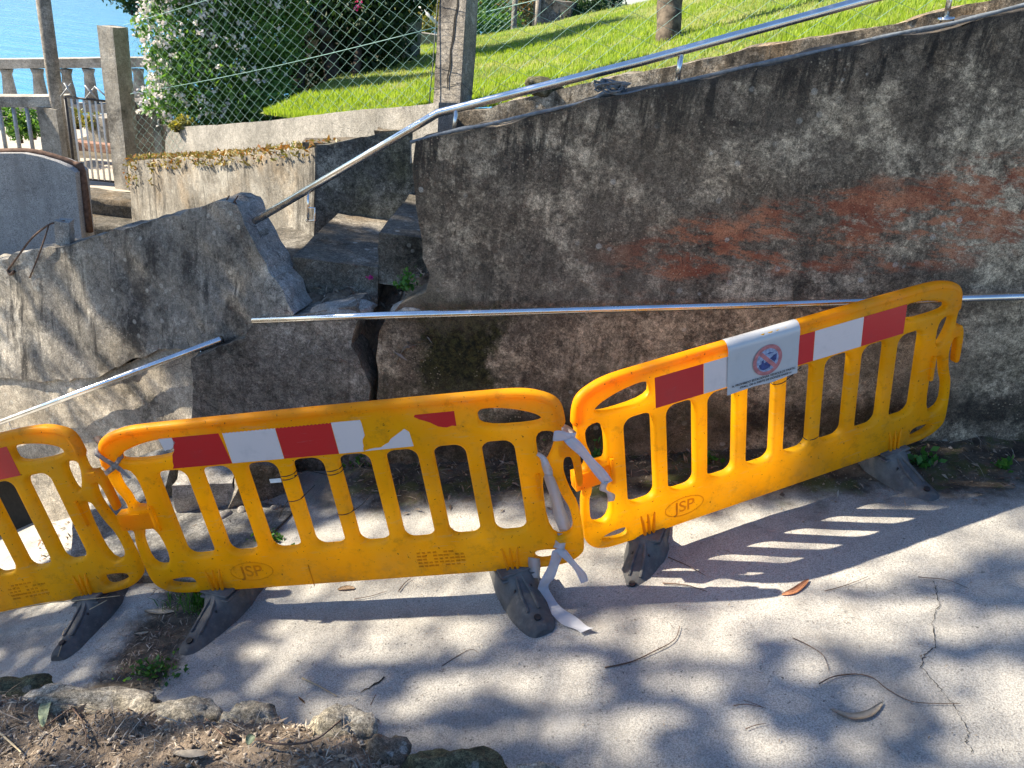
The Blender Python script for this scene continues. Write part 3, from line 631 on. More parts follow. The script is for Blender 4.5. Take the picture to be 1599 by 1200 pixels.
def foot_mesh():
    #  s along the foot, half width, top height, bottom
    prof = [(-.265, .030, -.116, .0), (-.25, .044, -.096, .0), (-.18, .054, -.075, .0), (-.10, .062, -.035, .0), (-.048, .068, .022, .0), (.048, .070, .022, .0), (.085, .070, -.02, .0), (.14, .068, -.05, .0), (.20, .062, -.078, .0), (.25, .055, -.092, .0), (.285, .044, -.098, .0), (.305, .028, -.115, .0)]
    bm = bmesh.new(); rings = []
    for s, hw, t, _ in prof:
        b = -.142; h = t - b; r = []
        for u, v in ((-1, 0), (-1.0, .35), (-.88, .68), (-.6, .94), (-.2, 1), (.2, 1), (.6, .94), (.88, .68), (1.0, .35), (1, 0)): 
            k = 1 - .42 * v * (abs(s) > .06) - .12 * v * (abs(s) <= .06); r.append(bm.verts.new((u * hw * k * 1.36, -s, b + v * h)))
        rings.append(r)
    n = 10
    for A, B in zip(rings, rings[1:]):
        for k in range(n): bm.faces.new((A[k], A[(k + 1) % n], B[(k + 1) % n], B[k]))
    bm.faces.new(rings[0]); bm.faces.new(rings[-1][::-1])
    bmesh.ops.recalc_face_normals(bm, faces=bm.faces[:])
    cr = bm.edges.layers.float.get('crease_edge')
    bmesh.ops.subdivide_edges(bm, edges=bm.edges[:], cuts=1, smooth=.3, use_grid_fill=True)
    for z_, w_, d_ in ((.012, .158, .122), (-.012, .166, .13)): b_ = add_box(bm, (0, 0, z_), (w_, d_, .012)); bmesh.ops.bevel(bm, geom=list({e for v in b_ for e in v.link_edges}), offset=.004, segments=1, affect='EDGES')
    for s_ in (-1, 1): tube(bm, [(s_ * .012, .06, -.01), (s_ * .02, .13, -.055), (s_ * .022, .22, -.087)], .007, 6); tube(bm, [(s_ * .012, -.06, -.0), (s_ * .024, -.13, -.045), (s_ * .026, -.21, -.08)], .007, 6)
    rough(bm, .0025, 12, 3, .001, 40)
    me = bpy.data.meshes.new('foot'); bm.to_mesh(me); bm.free(); me.polygons.foreach_set('use_smooth', [True] * len(me.polygons)); me.materials.append(MT['rubber']); sharp(me, 32); return me
FOOT = foot_mesh()
bm = bmesh.new(); bmesh.ops.create_cone(bm, cap_ends=True, segments=14, radius1=.015, radius2=.015, depth=.01); DIMPLE = bpy.data.meshes.new('lifting_hole'); bm.to_mesh(DIMPLE); bm.free(); DIMPLE.materials.append(MT['holeshade'])  # solid black disc, its colour stands for shade inside the hole
bm = bmesh.new(); add_box(bm, (0, 0, 0), (.008, .012, .055)); bmesh.ops.bevel(bm, geom=bm.edges[:], offset=.003, segments=1, affect='EDGES'); SLIT = bpy.data.meshes.new('side_slit'); bm.to_mesh(SLIT); bm.free(); SLIT.materials.append(MT['holeshade'])  # solid black bar, its colour stands for shade inside the slit
bm = bmesh.new()
for k in (-.028, 0, .028): tube(bm, [(k * 1.25, 0, .13), (k, -.006, .09), (k * .8, -.009, .03), (k * .75, -.004, .002)], [.003, .007, .008, .006], 6)
RIBS = bpy.data.meshes.new('moulded_rib'); bm.to_mesh(RIBS); bm.free(); RIBS.materials.append(MT['yellow']); RIBS.polygons.foreach_set('use_smooth', [True] * len(RIBS.polygons))
def flat(name, poly, mat, root, y=YF - .0012, t=.0012, label=None):
    bm = bmesh.new(); f = bm.faces.new([bm.verts.new((p[0], y, p[1])) for p in poly]); r = bmesh.ops.extrude_face_region(bm, geom=[f])
    bmesh.ops.translate(bm, vec=(0, t, 0), verts=[v for v in r['geom'] if isinstance(v, bmesh.types.BMVert)]); bmesh.ops.triangulate(bm, faces=[f for f in bm.faces if len(f.verts) > 4])
    o = bm_obj(name, bm, mat, root)
    if label: o['label'] = label
    return o
def barrier(pos, rv, feet, label, stripes):
    v = Vector(rv); q = Quaternion(v.normalized(), v.length)
    root = empty('plastic_barrier', (0, 0, 0), label, 'barrier', 'yellow barriers blocking the road')
    root.rotation_mode = 'QUATERNION'; root.location = pos; root.rotation_quaternion = q
    link(bpy.data.objects.new('panel', PANEL), root)
    for u, yaw in feet:
        f = link(bpy.data.objects.new('foot', FOOT), root); f.location = (u, 0, 0); f.rotation_euler = (0, 0, yaw)
        d = link(bpy.data.objects.new('lifting_hole', DIMPLE), f); d.location = (0, -.250, -.088); d.rotation_euler = (.25, 0, 0)
        for s in (-1, 1): e = link(bpy.data.objects.new('side_slit', SLIT), f); e.location = (s * .047, -.10, -.062); e.rotation_euler = (0, s * -.45, 0)
        b = link(bpy.data.objects.new('moulded_rib', RIBS), root); b.location = (u, YF, 0)
    for poly, m in stripes: flat('reflective_stripe', poly, MT[m], root)
    return root
T0, T1 = .678, .826
def jag(P, amp, n=5, seed=0):
    rr = random.Random(seed); out = []
    for i in range(len(P) - 1):
        for k in range(n):
            t = k / n; out.append((P[i][0] + (P[i + 1][0] - P[i][0]) * t + rr.uniform(-amp, amp) * (k > 0), P[i][1] + (P[i + 1][1] - P[i][1]) * t + rr.uniform(-amp, amp) * (k > 0)))
    return out + [P[-1]]
def rect(a, b): return [(a, T0), (b, T0), (b, T1), (a, T1)]
def zig(a, b, step=.008):
    n = int((b - a) / step); return [(a, T0), (b, T0)] + [(b - (b - a) * k / n, T1 - (.0035 if k % 2 else 0)) for k in range(n + 1)]
b1 = barrier((-2.543, 2.931, -.587), (-.116, -.383, -.068), [(-.69, .05), (.69, -.12)], 'yellow plastic barrier cut off by the left edge, dulled in shade', [(rect(.40, .645), 'redtape'), (rect(.16, .398), 'whitetape'), (rect(-.1, .158), 'redtape')])
b2 = barrier((-.561, 2.812, .057), (.008, -.246, -.004), [(-.685, -.35), (.69, .42)], 'yellow plastic barrier with torn red and white tape, in the middle',
    [(jag([(-.685, T0), (-.665, .745), (-.64, .80)], .006, 4, 1) + [(-.64, T1), (-.435, T1), (-.42, T0)], 'redtape'), (jag([(-.69, .765), (-.655, .775), (-.632, .80), (-.640, T1)], .004, 3, 9) + [(-.70, T1)], 'whitetape'),
     (zig(-.418, -.19), 'whitetape'), (zig(-.188, .048), 'redtape'),
     ([(.05, T0)] + jag([(.155, T0), (.16, .72), (.175, .77), (.172, T1)], .006, 3, 3) + [(.05, T1)], 'whitetape'),
     (jag([(.155, T0 + .001), (.23, .689), (.28, .725), (.345, .766)], .005, 3, 5) + [(.362, .75), (.368, T0 + .004)], 'whitetape'),
     (jag([(.395, .816), (.455, .785), (.505, .757), (.56, .757)], .004, 3, 7) + [(.562, T1), (.40, T1 - .001)], 'redtape')])
b3 = barrier((1.324, 3.296, .497), (.02, -.236, .395), [(-.69, -.75), (.69, .06)], 'bright yellow plastic barrier with a wrapped paper notice, at right', [(rect(-.63, -.40), 'redtape'), (rect(-.398, -.17), 'whitetape'), (rect(-.168, .158), 'redtape'), (rect(.16, .418), 'whitetape'), (rect(.42, .655), 'redtape')])
def logo(root, u, v, w_=.2, text='JSP'):
    me = text_mesh(text,    .085, 0, .001); me.materials.append(MT['logo']); o = link(bpy.data.objects.new('embossed_lettering', me), root); o.location = (u, YF - .0008, v)
    bm = bmesh.new(); tube(bm, [(u + w_ * .5 * math.cos(t * math.pi / 16), YF + .0016, v +   .05 * math.sin(t * math.pi / 16)) for t in range(32)], .0018, 5, close=True); bm_obj('embossed_oval', bm, MT['logo'], root, True)
logo(b2, -.5, .105); logo(b3, -.5, .105)
def embossed_block(root, u, v, w_, h_):
    bm = bmesh.new()
    for i in range(5):
        for k in range(9):
            if random.random() < .8: add_box(bm, (u - w_ / 2 + (k + .5) * w_ / 9, YF + .0008, v - h_ / 2 + (i + .5) * h_ / 5), (w_ / 9 * random.uniform(.5, .9), .0022, h_ / 5 * .45))
    bm_obj('moulded_text_block', bm, MT['logo'], root)
embossed_block(b2, .38, .10, .22, .09); embossed_block(b1, .38, .10, .22, .09)
bm = bmesh.new(); add_box(bm, (-.23, YF, .06), (.003, .004, .12)); bm_obj('mould_seam', bm, MT['logo'], b2)
# notice
ms = b3.rotation_quaternion.to_matrix().to_4x4(); ms.translation = b3.location
def B(root, u, y, v): m = root.rotation_quaternion.to_matrix().to_4x4(); m.translation = root.location; return m @ Vector((u, y, v))
ntc = empty('notice', (0, 0, 0), 'plastic wrapped paper notice with round red prohibition sign on the right barrier', 'notice')
ntc.rotation_mode = 'QUATERNION'; ntc.location = b3.location; ntc.rotation_quaternion = b3.rotation_quaternion
bm = bmesh.new(); nu = 26; prof = [(-.0315, .640), (-.0305, .66), (-.030, .70), (-.030, .74), (-.0305, .78), (-.031, .825), (-.0335, .845), (-.031, .868), (-.020, .886), (-.004, .8945), (.012, .892), (.026, .876), (.031, .85), (.030, .78)]
g = []
for i in range(nu + 1):
    u = -.285 + .36 * i / nu
    for j, (yy, vv) in enumerate(prof):
        wr_ = .0018 * noise.noise(Vector((u * 14, vv * 20, 1))) + .001 * noise.noise(Vector((u * 50, vv * 34, 4)))
        g.append(bm.verts.new((u, yy + (wr_ - .0006) * (1 if yy < 0 else -1), vv + (.008 * noise.noise(Vector((u * 9, 0, 0))) if j == 0 else 0))))
m_ = len(prof)
for i in range(nu):
    for j in range(m_ - 1): bm.faces.new((g[i * m_ + j], g[(i + 1) * m_ + j], g[(i + 1) * m_ + j + 1], g[i * m_ + j + 1]))
bm_obj('sheet', bm, MT['paper'], ntc, True)
def ring(name, c, r0, r1, mat, y):
    bm = bmesh.new(); n = 40; A = [bm.verts.new((c[0] + r0 * math.cos(2 * math.pi * k / n), y, c[1] + r0 * math.sin(2 * math.pi * k / n))) for k in range(n)]
    Bv = [bm.verts.new((c[0] + r1 * math.cos(2 * math.pi * k / n), y, c[1] + r1 * math.sin(2 * math.pi * k / n))) for k in range(n)] if r1 else None
    if Bv:
        for k in range(n): bm.faces.new((A[k], A[(k + 1) % n], Bv[(k + 1) % n], Bv[k]))
    else: bm.faces.new(A)
    bm_obj(name, bm, mat, ntc)
SC = (-.087, .757)
ring('sign_disc', SC, .060, 0, MT['signblue'], -.0345); ring('sign_ring', SC, .074, .056, MT['signred'], -.0352)
bm = bmesh.new()
for s_ in ([(-.045, .035), (-.03, .045), (.047, -.034), (.033, -.046)],): bm.faces.new([bm.verts.new((SC[0] + a, -.0358, SC[1] + b)) for a, b in s_])
bm_obj('sign_bar', bm, MT['signred'], ntc)
bm = bmesh.new()
for P_ in ([(-.045, -.015), (-.03, -.012), (-.028, .004), (-.02, .006), (-.018, -.01), (.002, -.012), (.006, -.005), (.02, -.02), (.012, -.04), (-.02, -.046), (-.036, -.036)], [(.012, .004), (.03, .016), (.046, .022), (.046, -.004), (.036, -.018), (.024, -.006)], [(-.01, .03), (.01, .036), (.03, .03), (.01, .028)]):
    bm.faces.new([bm.verts.new((SC[0] + a, -.0349, SC[1] + b)) for a, b in P_])
bmesh.ops.triangulate(bm, faces=bm.faces[:]); bm_obj('sign_symbol', bm, MT['signdark'], ntc)
for s_, v_, u_ in (('A. PROHIBIDO ESTACIONAR VEHICULOS PARTIC', .674, -.10), ('STALL. DE A PARTE DE DONDE ENDE H', .657, -.09)):
    me = text_mesh(s_, .0148, 0, .0004); me.materials.append(MT['ink']); o = link(bpy.data.objects.new('lettering', me), ntc); o.location = (u_, -.0338, v_)
# ribbons
def ribbon(name, pts, wv, mat, label, width, tw=.25):
    bm = bmesh.new(); P = smooth_path(pts, 6); prev = None
    for i, p in enumerate(P):
        a = Vector(wv).normalized() * width * (.5 + .05 * math.sin(i * .6)); a.rotate(Quaternion((0, 0, 1), tw * math.sin(i * .45)))
        off = Vector((0, -.006 * math.sin(i * .7), .0))
        r = [bm.verts.new(p - a), bm.verts.new(p + off * .6), bm.verts.new(p + a)]
        if prev: bm.faces.new((prev[0], prev[1], r[1], r[0])); bm.faces.new((prev[1], prev[2], r[2], r[1]))
        prev = r
    r = bmesh.ops.solidify(bm, geom=bm.faces[:], thickness=.0012)
    return bm
def rib_obj(name, parts, mat, label):
    bm = bmesh.new()
    for b_ in parts:
        me = bpy.data.meshes.new('t'); b_.to_mesh(me); b_.free(); bm.from_mesh(me); bpy.data.meshes.remove(me)
    o = bm_obj(name, bm, mat, None, True); tag(o, label, 'tape'); return o
def loop(root, u, v, ru, rv_, a=0):
    return [B(root, u + ru * math.cos(t * math.pi / 6 ) , -.034 * math.sin(t * math.pi / 6 + a) , v + rv_ * math.sin(t * math.pi / 3)) for t in range(13)]
rib_obj('plastic_tape', [ribbon('', [B(b2, -1.005, .0, .80), B(b2, -.985, -.034, .785), B(b2, -.94, -.036, .735), B(b2, -.925, -.036, .715)], (.6, 0, .8), None, '', .028), ribbon('', [B(b2, -1.012, .0, .68), B(b2, -.985, -.034, .69), B(b2, -.94, -.037, .715), B(b2, -.915, -.036, .735), B(b2, -.90, .0, .755)], (-.3, 0, .9), None, '', .026),
    ribbon('', [B(b2, -.925, -.037, .725), B(b2, -.905, -.036, .69), B(b2, -.885, -.034, .655)], (.9, 0, .3), None, '', .022), ribbon('', [B(b2, -.985, .0, .855), B(b2, -1.0, .03, .80), B(b2, -1.0, .03, .72)], (.9, 0, .3), None, '', .03),
    ribbon('', [B(b2, -.95, -.040, .71), B(b2, -.93, -.046, .73), B(b2, -.91, -.04, .715)], (0, 0, 1), None, '', .034)], MT['greyribbon'], 'dirty grey tape knotted round the left end of the torn tape barrier')
rib_obj('plastic_tape', [ribbon('', [B(b2, .945, -.034, .675), B(b2, .985, -.036, .672), B(b2, 1.02, -.03, .655), B(b2, 1.03, .01, .64), B(b2, .99, .035, .66), B(b2, .95, .02, .67), B(b2, .945, -.03, .668)], (0, 0, 1), None, '', .045, .1),
    ribbon('', [B(b2, 1.005, -.04, .66), B(b2, 1.05, -.045, .60), B(b2, 1.10, -.05, .52), B(b2, 1.145, -.05, .44)], (.8, 0, .5), None, '', .044), ribbon('', [B(b2, 1.135, -.05, .45), B(b2, 1.12, -.05, .41), B(b2, 1.15, -.05, .385), B(b2, 1.15, -.045, .345)], (.9, 0, .2), None, '', .03)], MT['ribbon'], 'white plastic tape tied at the top between the middle and right barriers')
rib_obj('plastic_tape', [ribbon('', [B(b2, .84, .0, .60), B(b2, .885, -.02, .575), B(b2, .90, -.034, .54), B(b2, .905, -.034, .49)], (.9, 0, -.1), None, '', .04),
    ribbon('', [B(b2, .91, -.01, .49), B(b2, .915, .0, .40), B(b2, .925, .006, .28), B(b2, .94, .01, .17)], (1, 0, 0), None, '', .058, .3),
    ribbon('', [B(b2, .905, -.034, .115), B(b2, .885, -.045, .06), B(b2, .84, -.055, -.03), B(b2, .812, -.06, -.085), B(b2, .83, -.10, -.118), B(b2, .885, -.18, -.122), B(b2, .95, -.25, -.122), B(b2, 1.0, -.29, -.12)], (.85, .2, .4), None, '', .062), ribbon('', [B(b2, .905, -.036, .115), B(b2, .94, -.05, .07), B(b2, .985, -.06, .0), B(b2, 1.0, -.06, -.06)], (.9, 0, .4), None, '', .036),
    ribbon('', [B(b2, .79, -.03, .07), B(b2, .785, -.032, .0), B(b2, .78, -.03, -.04)], (1, 0, 0), None, '', .05, .05), ribbon('', [B(b2, .93, .0, .165), B(b2, .915, -.025, .14), B(b2, .905, -.036, .112)], (1, 0, 0), None, '', .05)], MT['ribbon'], 'white plastic tape trailing to the ground by the middle barrier right foot')
# cable ties
def slat_u(i): return -.6085 + .2029 * i
def tie(root, i, v, label, extra=(), tagged=False, n=1):
    bm = bmesh.new(); u = slat_u(i)
    for k in range(n):
        tube(bm, [B(root, u + .0365 * math.cos(t * math.pi / 10), -.029 * math.sin(t * math.pi / 10), v + .018 * k + .004 * math.cos(t * math.pi / 10)) for t in range(20)], .0022, 5, close=True)
    for e in extra: tube(bm, smooth_path([B(root, *p) for p in e], 4), .0022, 5)
    o = bm_obj('cable_tie', bm, MT['tie'], None, True); tag(o, label, 'cable tie', 'black cable ties on the barrier bars')
    if tagged:
        bm = bmesh.new(); add_box(bm, (0, 0, 0), (.05, .003, .02)); bmesh.ops.bevel(bm, geom=bm.edges[:], offset=.0012, segments=1, affect='EDGES')
        p = bm_obj('plastic_tag', bm, MT['whitepaint'], o); p.matrix_world = root.rotation_quaternion.to_matrix().to_4x4(); p.location = B(root, u - .05, -.034, v + .004)
tie(b2, 2, .575, 'upper double black tie with white tag on the middle barrier', [[(slat_u(2) + .03, -.02, .585), (slat_u(2) + .09, -.015, .60), (slat_u(3) - .03, -.02, .578)]], True, 2)
tie(b2, 2, .465, 'lower black tie with a long tail pointing down left', [[(slat_u(2) - .03, -.02, .465), (slat_u(2) - .06, -.03, .43), (slat_u(2) - .09, -.03, .385)], [(slat_u(2) + .03, -.02, .47), (slat_u(2) + .10, .0, .52)]], False)
tie(b2, 3, .58, 'double black tie just under the tape on the middle barrier', (), False, 2)
tie(b2, 3, .375, 'low black tie with its tail pointing up right', [[(slat_u(3) + .03, -.02, .38), (slat_u(3) + .08, -.01, .405), (slat_u(3) + .12, .0, .44)]])
tie(b3, 3, .612, 'black tie under the paper notice on the right barrier', [[(slat_u(3) + .03, -.02, .615), (slat_u(3) + .07, -.02, .64), (slat_u(3) + .10, -.02, .66)]])
tie(b3, 4, .245, 'low black tie near the bottom beam of the right barrier', [[(slat_u(4) + .03, .02, .25), (slat_u(4) + .08, .03, .25)]])

# ------------------------------------------------------------------ leaf clouds
def leaves(n, sampler, size, mat, name, parent=None, aspect=.45, droop=0, sizevar=.5):
    P = np.array([sampler() for _ in range(n)]); a = rng.normal(size=(n, 3)); a[:, 2] -= droop; a /= np.linalg.norm(a, axis=1)[:, None]
    b = np.cross(a, rng.normal(size=(n, 3))); b /= np.linalg.norm(b, axis=1)[:, None]; nn = np.cross(a, b)
    s = size * rng.uniform(1 - sizevar, 1 + sizevar, n)[:, None]
    V = np.stack([P - a * s * .5, P + b * s * aspect * .5 + nn * s * .06, P + a * s * .5, P - b * s * aspect * .5 + nn * s * .06], 1).reshape(-1, 3)
    o = mesh_obj(name, np_mesh(name, V, np.arange(4 * n).reshape(-1, 4)), mat); 
    o['kind'] = 'stuff'
    if parent: into(o, parent)
    return o
def blob_sampler(blobs, shell=.55):
    wts = np.array([b[1][0] * b[1][1] * b[1][2] for b in blobs]) ** .7; wts /= wts.sum()
    def f():
        c, r = blobs[rng.choice(len(blobs), p=wts)]; d = rng.normal(size=3); d /= np.linalg.norm(d)
        rad = rng.uniform(shell, 1.05) ** .8
        nz = 1 + .22 * noise.noise(Vector(d * 2.5) + Vector(c))
        return np.array(c) + d * rad * nz * np.array(r)
    return f

# flowering bush behind the kerb
bc = D(345, 95, 7.9)
blobs = [((bc.x + dx, bc.y + dy, bc.z + dz), r) for dx, dy, dz, r in [(0, 0, -.1, (.72, .6, .62)), (-.35, .1, .25, (.5, .5, .5)), (.3, .1, .3, (.55, .5, .5)), (.1, .1, .75, (.6, .5, .45)), (-.15, -.1, -.42, (.6, .5, .35)), (.42, -.2, -.35, (.45, .4, .42)), (-.42, .0, .75, (.35, .4, .35)), (.55, .1, .8, (.4, .4, .4))]]
bush = empty('flowering_bush', (bc.x, bc.y, .8), 'big rounded green bush dotted with white flowers behind the fence', 'bush')
leaves(24000, blob_sampler(blobs, .5), .06, MT['leaf'], 'foliage', bush, .5)
fs = blob_sampler([(c, tuple(x * 1.0 for x in r)) for c, r in blobs], .93)
def flower_s():
    while True:
        p = fs()
        if p[1] < bc.y + .3 and noise.noise(Vector(p) * 2.2) + .35 * (p[2] - bc.z) > -.28 and rng.uniform() < max(.08, min(1, .55 - .75 * (p[0] - bc.x) + .25 * (p[2] - bc.z))): return p
cl = []
for _ in range(950):
    c = flower_s(); cl += [c + rng.normal(size=3) * .017 for _ in range(6)]
it = iter(cl); leaves(len(cl), lambda: next(it), .034, MT['flower'], 'blossom', bush, .8)
bm = bmesh.new()
for k in range(6): tube(bm, [(bc.x + .1 * k - .3, bc.y, .75), (bc.x + .16 * k - .4, bc.y + .05, bc.z)], [.03, .012], 6)
into(tag(bm_obj('stem', bm, MT['bark'], None, True), kind='stuff'), bush)

# dark tree with several trunks
tc = D(520, 150, 8.6)
tre = empty('shade_tree', (tc.x, tc.y, tc.z), 'dark leafy tree with forked trunks standing behind the fence', 'tree')
for pts_, rr in (([(458, 190), (466, 110), (470, 40), (478, -80)], (.085, .075, .065, .05)), ([(512, 185), (518, 120), (510, 60), (500, -60)], (.11, .085, .075, .05)), ([(552, 158), (556, 110), (562, 60), (575, -40)], (.05, .045, .04, .03))):
    bm = bmesh.new(); tube(bm, smooth_path([D(x, y, 8.5 + .1 * k) for k, (x, y) in enumerate(pts_)], 3), [rr[0]] * 3 + [rr[1]] * 3 + [rr[2]] * 3 + [rr[3]], 9); rough(bm, .02, 6); into(bm_obj('trunk', bm, MT['barkdark'], None, True), tre)
bm = bmesh.new(); tube(bm, smooth_path([D(512, 62, 8.6), D(490, 38, 8.6), D(472, 60, 8.5)], 4), .06, 8); rough(bm, .015, 8); into(bm_obj('fork', bm, MT['bark'], None, True), tre)
blobs = []
for x, y, d, r in [(440, 30, 8.6, .42), (500, 0, 8.8, .5), (560, 20, 8.7, .45), (600, 60, 8.9, .36), (555, 75, 8.9, .34), (610, 10, 8.9, .38), (530, -90, 9, .75), (430, -70, 9, .7), (620, -60, 9, .6), (590, 105, 8.8, .22), (440, 100, 8.6, .3), (560, 120, 8.9, .25), (480, 120, 8.9, .3), (530, 90, 8.9, .3), (530, 130, 9, .25), (655, -15, 9, .3), (520, -210, 9, .8), (440, -170, 9, .6), (590, -170, 9, .7), (500, -300, 9.1, .7), (600, -260, 9.1, .6)]:
    p = D(x, y, d); blobs.append(((p.x, p.y, p.z), (r, r * .9, r * .85)))
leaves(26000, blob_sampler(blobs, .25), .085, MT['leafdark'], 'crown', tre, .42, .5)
pk = [D(560, 4, 8.3), D(556, 12, 8.3)]; leaves(24, lambda: np.array(random.choice(pk)) + rng.normal(size=3) * .02, .03, MT['pink'], 'blossom', tre, .8)

p = D(492, 95, 9.7); o = block('stone_pillar', p, (.34, .3, 1.0), MT['balus'], (0, 0, .3), 7, .02); tag(o, 'pale stone pillar glimpsed between the dark tree trunks', 'pillar')
p = D(545, 150, 9.6); o = block('garden_edging', p + Vector((.2, 0, -.1)), (.9, .2, .3), MT['post'], (0, 0, -.2), 8, .02); tag(o, 'low brown edging behind the foot of the dark tree', 'edging')
# bare trunk on the lawn
a, b = D(1042, 82, 6.7), D(1048, -10, 6.7)
tk = empty('tree_trunk', a, 'bare grey tree trunk rising from the lawn', 'tree')
bm = bmesh.new(); P = [a + Vector((0, 0, -.1)), a, a.lerp(b, .5), b, b + Vector((.03, .1, .8)), b + Vector((.1, .2, 2.0))]; tube(bm, smooth_path(P, 6), .105, 14)
for v in bm.verts: v.co += (v.co - Vector((a.x, a.y, v.co.z))).normalized() * (.012 * noise.noise(Vector((v.co.x * 18, v.co.y * 18, v.co.z * 2))))
into(bm_obj('bark', bm, MT['bark'], None, True), tk)
P2 = D(1050, -380, 6.9)
leaves(3500, blob_sampler([((P2.x, P2.y + .3, P2.z + .6), (.8, .8, .6)), ((P2.x + .6, P2.y + .5, P2.z + .9), (.6, .6, .5))], .3), .09, MT['leaf'], 'crown', tk, .4)

# ------------------------------------------------------------------ fence
fence = empty('chain_link_fence', D(690, 190, 5.45), 'green chain link fence hung on concrete posts along the lawn', 'fence')
FA, FB = D(214, 250, 8.3), D(672, 205, 5.46)
def mesh_panel(a, b, ha, hb, cell, mat, name='wire_mesh', r=.0019, sag=.0):
    """zigzag wires woven between the foot line a-b and the same line lifted by h"""
    V = []; Fc = []; a = Vector(a); b = Vector(b); L = math.hypot(b.x - a.x, b.y - a.y); n = int(L / cell); d = Vector((b.x - a.x, b.y - a.y, 0)).normalized(); nn = Vector((-d.y, d.x, 0))
    def pt(s, h): t = s / L; p = a.lerp(b, t); wv = .012 * math.sin(s * 5) + .02 * noise.noise(Vector((s * 1.3, h * 1.5, 2))); return p + Vector((0, 0, h)) + nn * wv
    for i in range(n + 1):
        for sgn in (0,):
            k = 0; h = 0.0; prev = None; H = ha + (hb - ha) * i / n
            while h <= H:
                s = (i + (.5 if (k + i) % 2 else -.5)) * cell
                q = pt(max(0, min(L, s)), h) + nn * (.003 * (1 if (k + i) % 2 else -1))
                if prev is not None:
                    t = (q - prev).normalized(); u = t.cross(nn).normalized(); base = len(V)
                    for e in (prev, q):
                        for an in (0, 2.094, 4.189): V.append(e + (u * math.cos(an) + nn * math.sin(an)) * r)
                    for m in range(3): Fc.append((base + m, base + (m + 1) % 3, base + 3 + (m + 1) % 3, base + 3 + m))
                prev = q; k += 1; h += cell * .62
    o = mesh_obj(name, np_mesh(name, [tuple(v) for v in V], Fc), mat); o['kind'] = 'stuff'; return o
into(mesh_panel(FA, FB, 1.32, 1.32, .075, MT['wire'], r=.0012), fence)
FC, FD_ = uz(738, 172) + un * .10, uz(1700, -42) + un * .10
into(mesh_panel(FC, FD_, 1.1, 1.1, .10, MT['wire'], r=.0013), fence)
for (a, b, h) in ((FA, FB, .66), (FA, FB, 1.3), (FC, FD_, .6), (FA, FB, .02)):
    bm = bmesh.new(); tube(bm, [a.lerp(b, t / 8) + Vector((0, 0, h - .03 * math.sin(math.pi * t / 8))) for t in range(9)], .0028, 5); into(bm_obj('tension_wire', bm, MT['wire'], None, True), fence)
# leaning cracked concrete post
p0, p1 = D(704, 205, 5.5), D(717, -6, 5.5)
ax = (p1 - p0).normalized()
bm = bmesh.new(); L = 2.2
add_box(bm, (0, 0, L / 2 - .5), (.205, .19, L)); bmesh.ops.subdivide_edges(bm, edges=bm.edges[:], cuts=14, use_grid_fill=True)
for v in bm.verts: v.co.z = -.5 + (v.co.z + .5)
rough(bm, .006, 5, 4, .004, 22)
# crack on the front face: flat strip below, groove shade in its dark colour
for v in bm.verts: pass
po = bm_obj('concrete_post', bm, MT['post'], None, True); sharp(po.data, 40)
q = ax.to_track_quat('Z', 'Y'); po.rotation_mode = 'QUATERNION'
zx = Vector((1, -.42, 0)); zx = (zx - ax * zx.dot(ax)).normalized(); zy = ax.cross(zx)
mp = Matrix((zx, zy, ax)).transposed().to_4x4(); mp.translation = p0; po.matrix_world = mp; into(po, fence); po['label'] = 'thick leaning concrete post with a long vertical crack'
bm = bmesh.new(); ck = [(.035, 1.25), (.04, 1.0), (.042, .82), (.028, .74), (.024, .60), (.012, .52), (.014, .42), (.0, .34), (.006, .26)]; prev = None
for i, (cx, cz_) in enumerate(ck):
    wd = .004 + .004 * math.sin(i / 8 * math.pi); r = [bm.verts.new((cx - wd, -.1005, cz_)), bm.verts.new((cx + wd, -.1005, cz_))]
    if prev: bm.faces.new((prev[0], prev[1], r[1], r[0]))
    prev = r
cko = bm_obj('crack', bm, MT['dark']); cko.parent = po
# thin wires round the post
for h in (.28, .95, 1.0):
    bm = bmesh.new(); tube(bm, [(.11 * sx, .10 * sy, h + .01 * sx) for sx, sy in ((-1, -1), (1, -1), (1, 1), (-1, 1))], .0022, 5, close=True)
    tw = bm_obj('binding_wire', bm, MT['greywire'], None, True); tw.parent = po
bm = bmesh.new(); tube(bm, [D(667, 195, 5.4), D(676, 100, 5.42), D(683, 10, 5.44), D(686, -30, 5.45)], .004, 5); into(bm_obj('stay_wire', bm, MT['greywire'], None, True), fence)

# ------------------------------------------------------------------ gate, posts, balustrades
def vpost(name, x, y, z0, z1, sx, sy, rz, mat, label, cat, parent=None, cap=0, chips=.008):
    bm = bmesh.new(); add_box(bm, (0, 0, (z0 + z1) / 2), (sx, sy, z1 - z0)); bmesh.ops.subdivide_edges(bm, edges=bm.edges[:], cuts=7, use_grid_fill=True); rough(bm, chips, 5, x, .002, 20)
    o = bm_obj(name, bm, mat, parent, True); sharp(o.data, 40); o.location = (x, y, 0); o.rotation_euler = (0, 0, rz)
    if label: tag(o, label, cat)
    return o
vpost('gate_post', -4.47, 8.55, -.1, 1.79, .20, .20, R(-17), MT['balus'], 'square weathered concrete post on the right side of the gate', 'post')
pt_ = D(98, 225, 8.75); bm = bmesh.new(); tube(bm, [(pt_.x, pt_.y, -.1), (pt_.x, pt_.y, 3.0)], .072, 12); rough(bm, .004, 5)
o = bm_obj('lamp_column', bm, MT['post'], None, True); tag(o, 'tall thin grey column rising past the gate out of the picture', 'post')
ga, gb = D(106, 152, 8.62), D(178, 147, 8.62); g0 = D(120, 286, 8.5)
gx0, gy0, gx1, gy1 = -5.10, 8.62, -4.60, 8.66; gzb, gzt = .17, 1.03
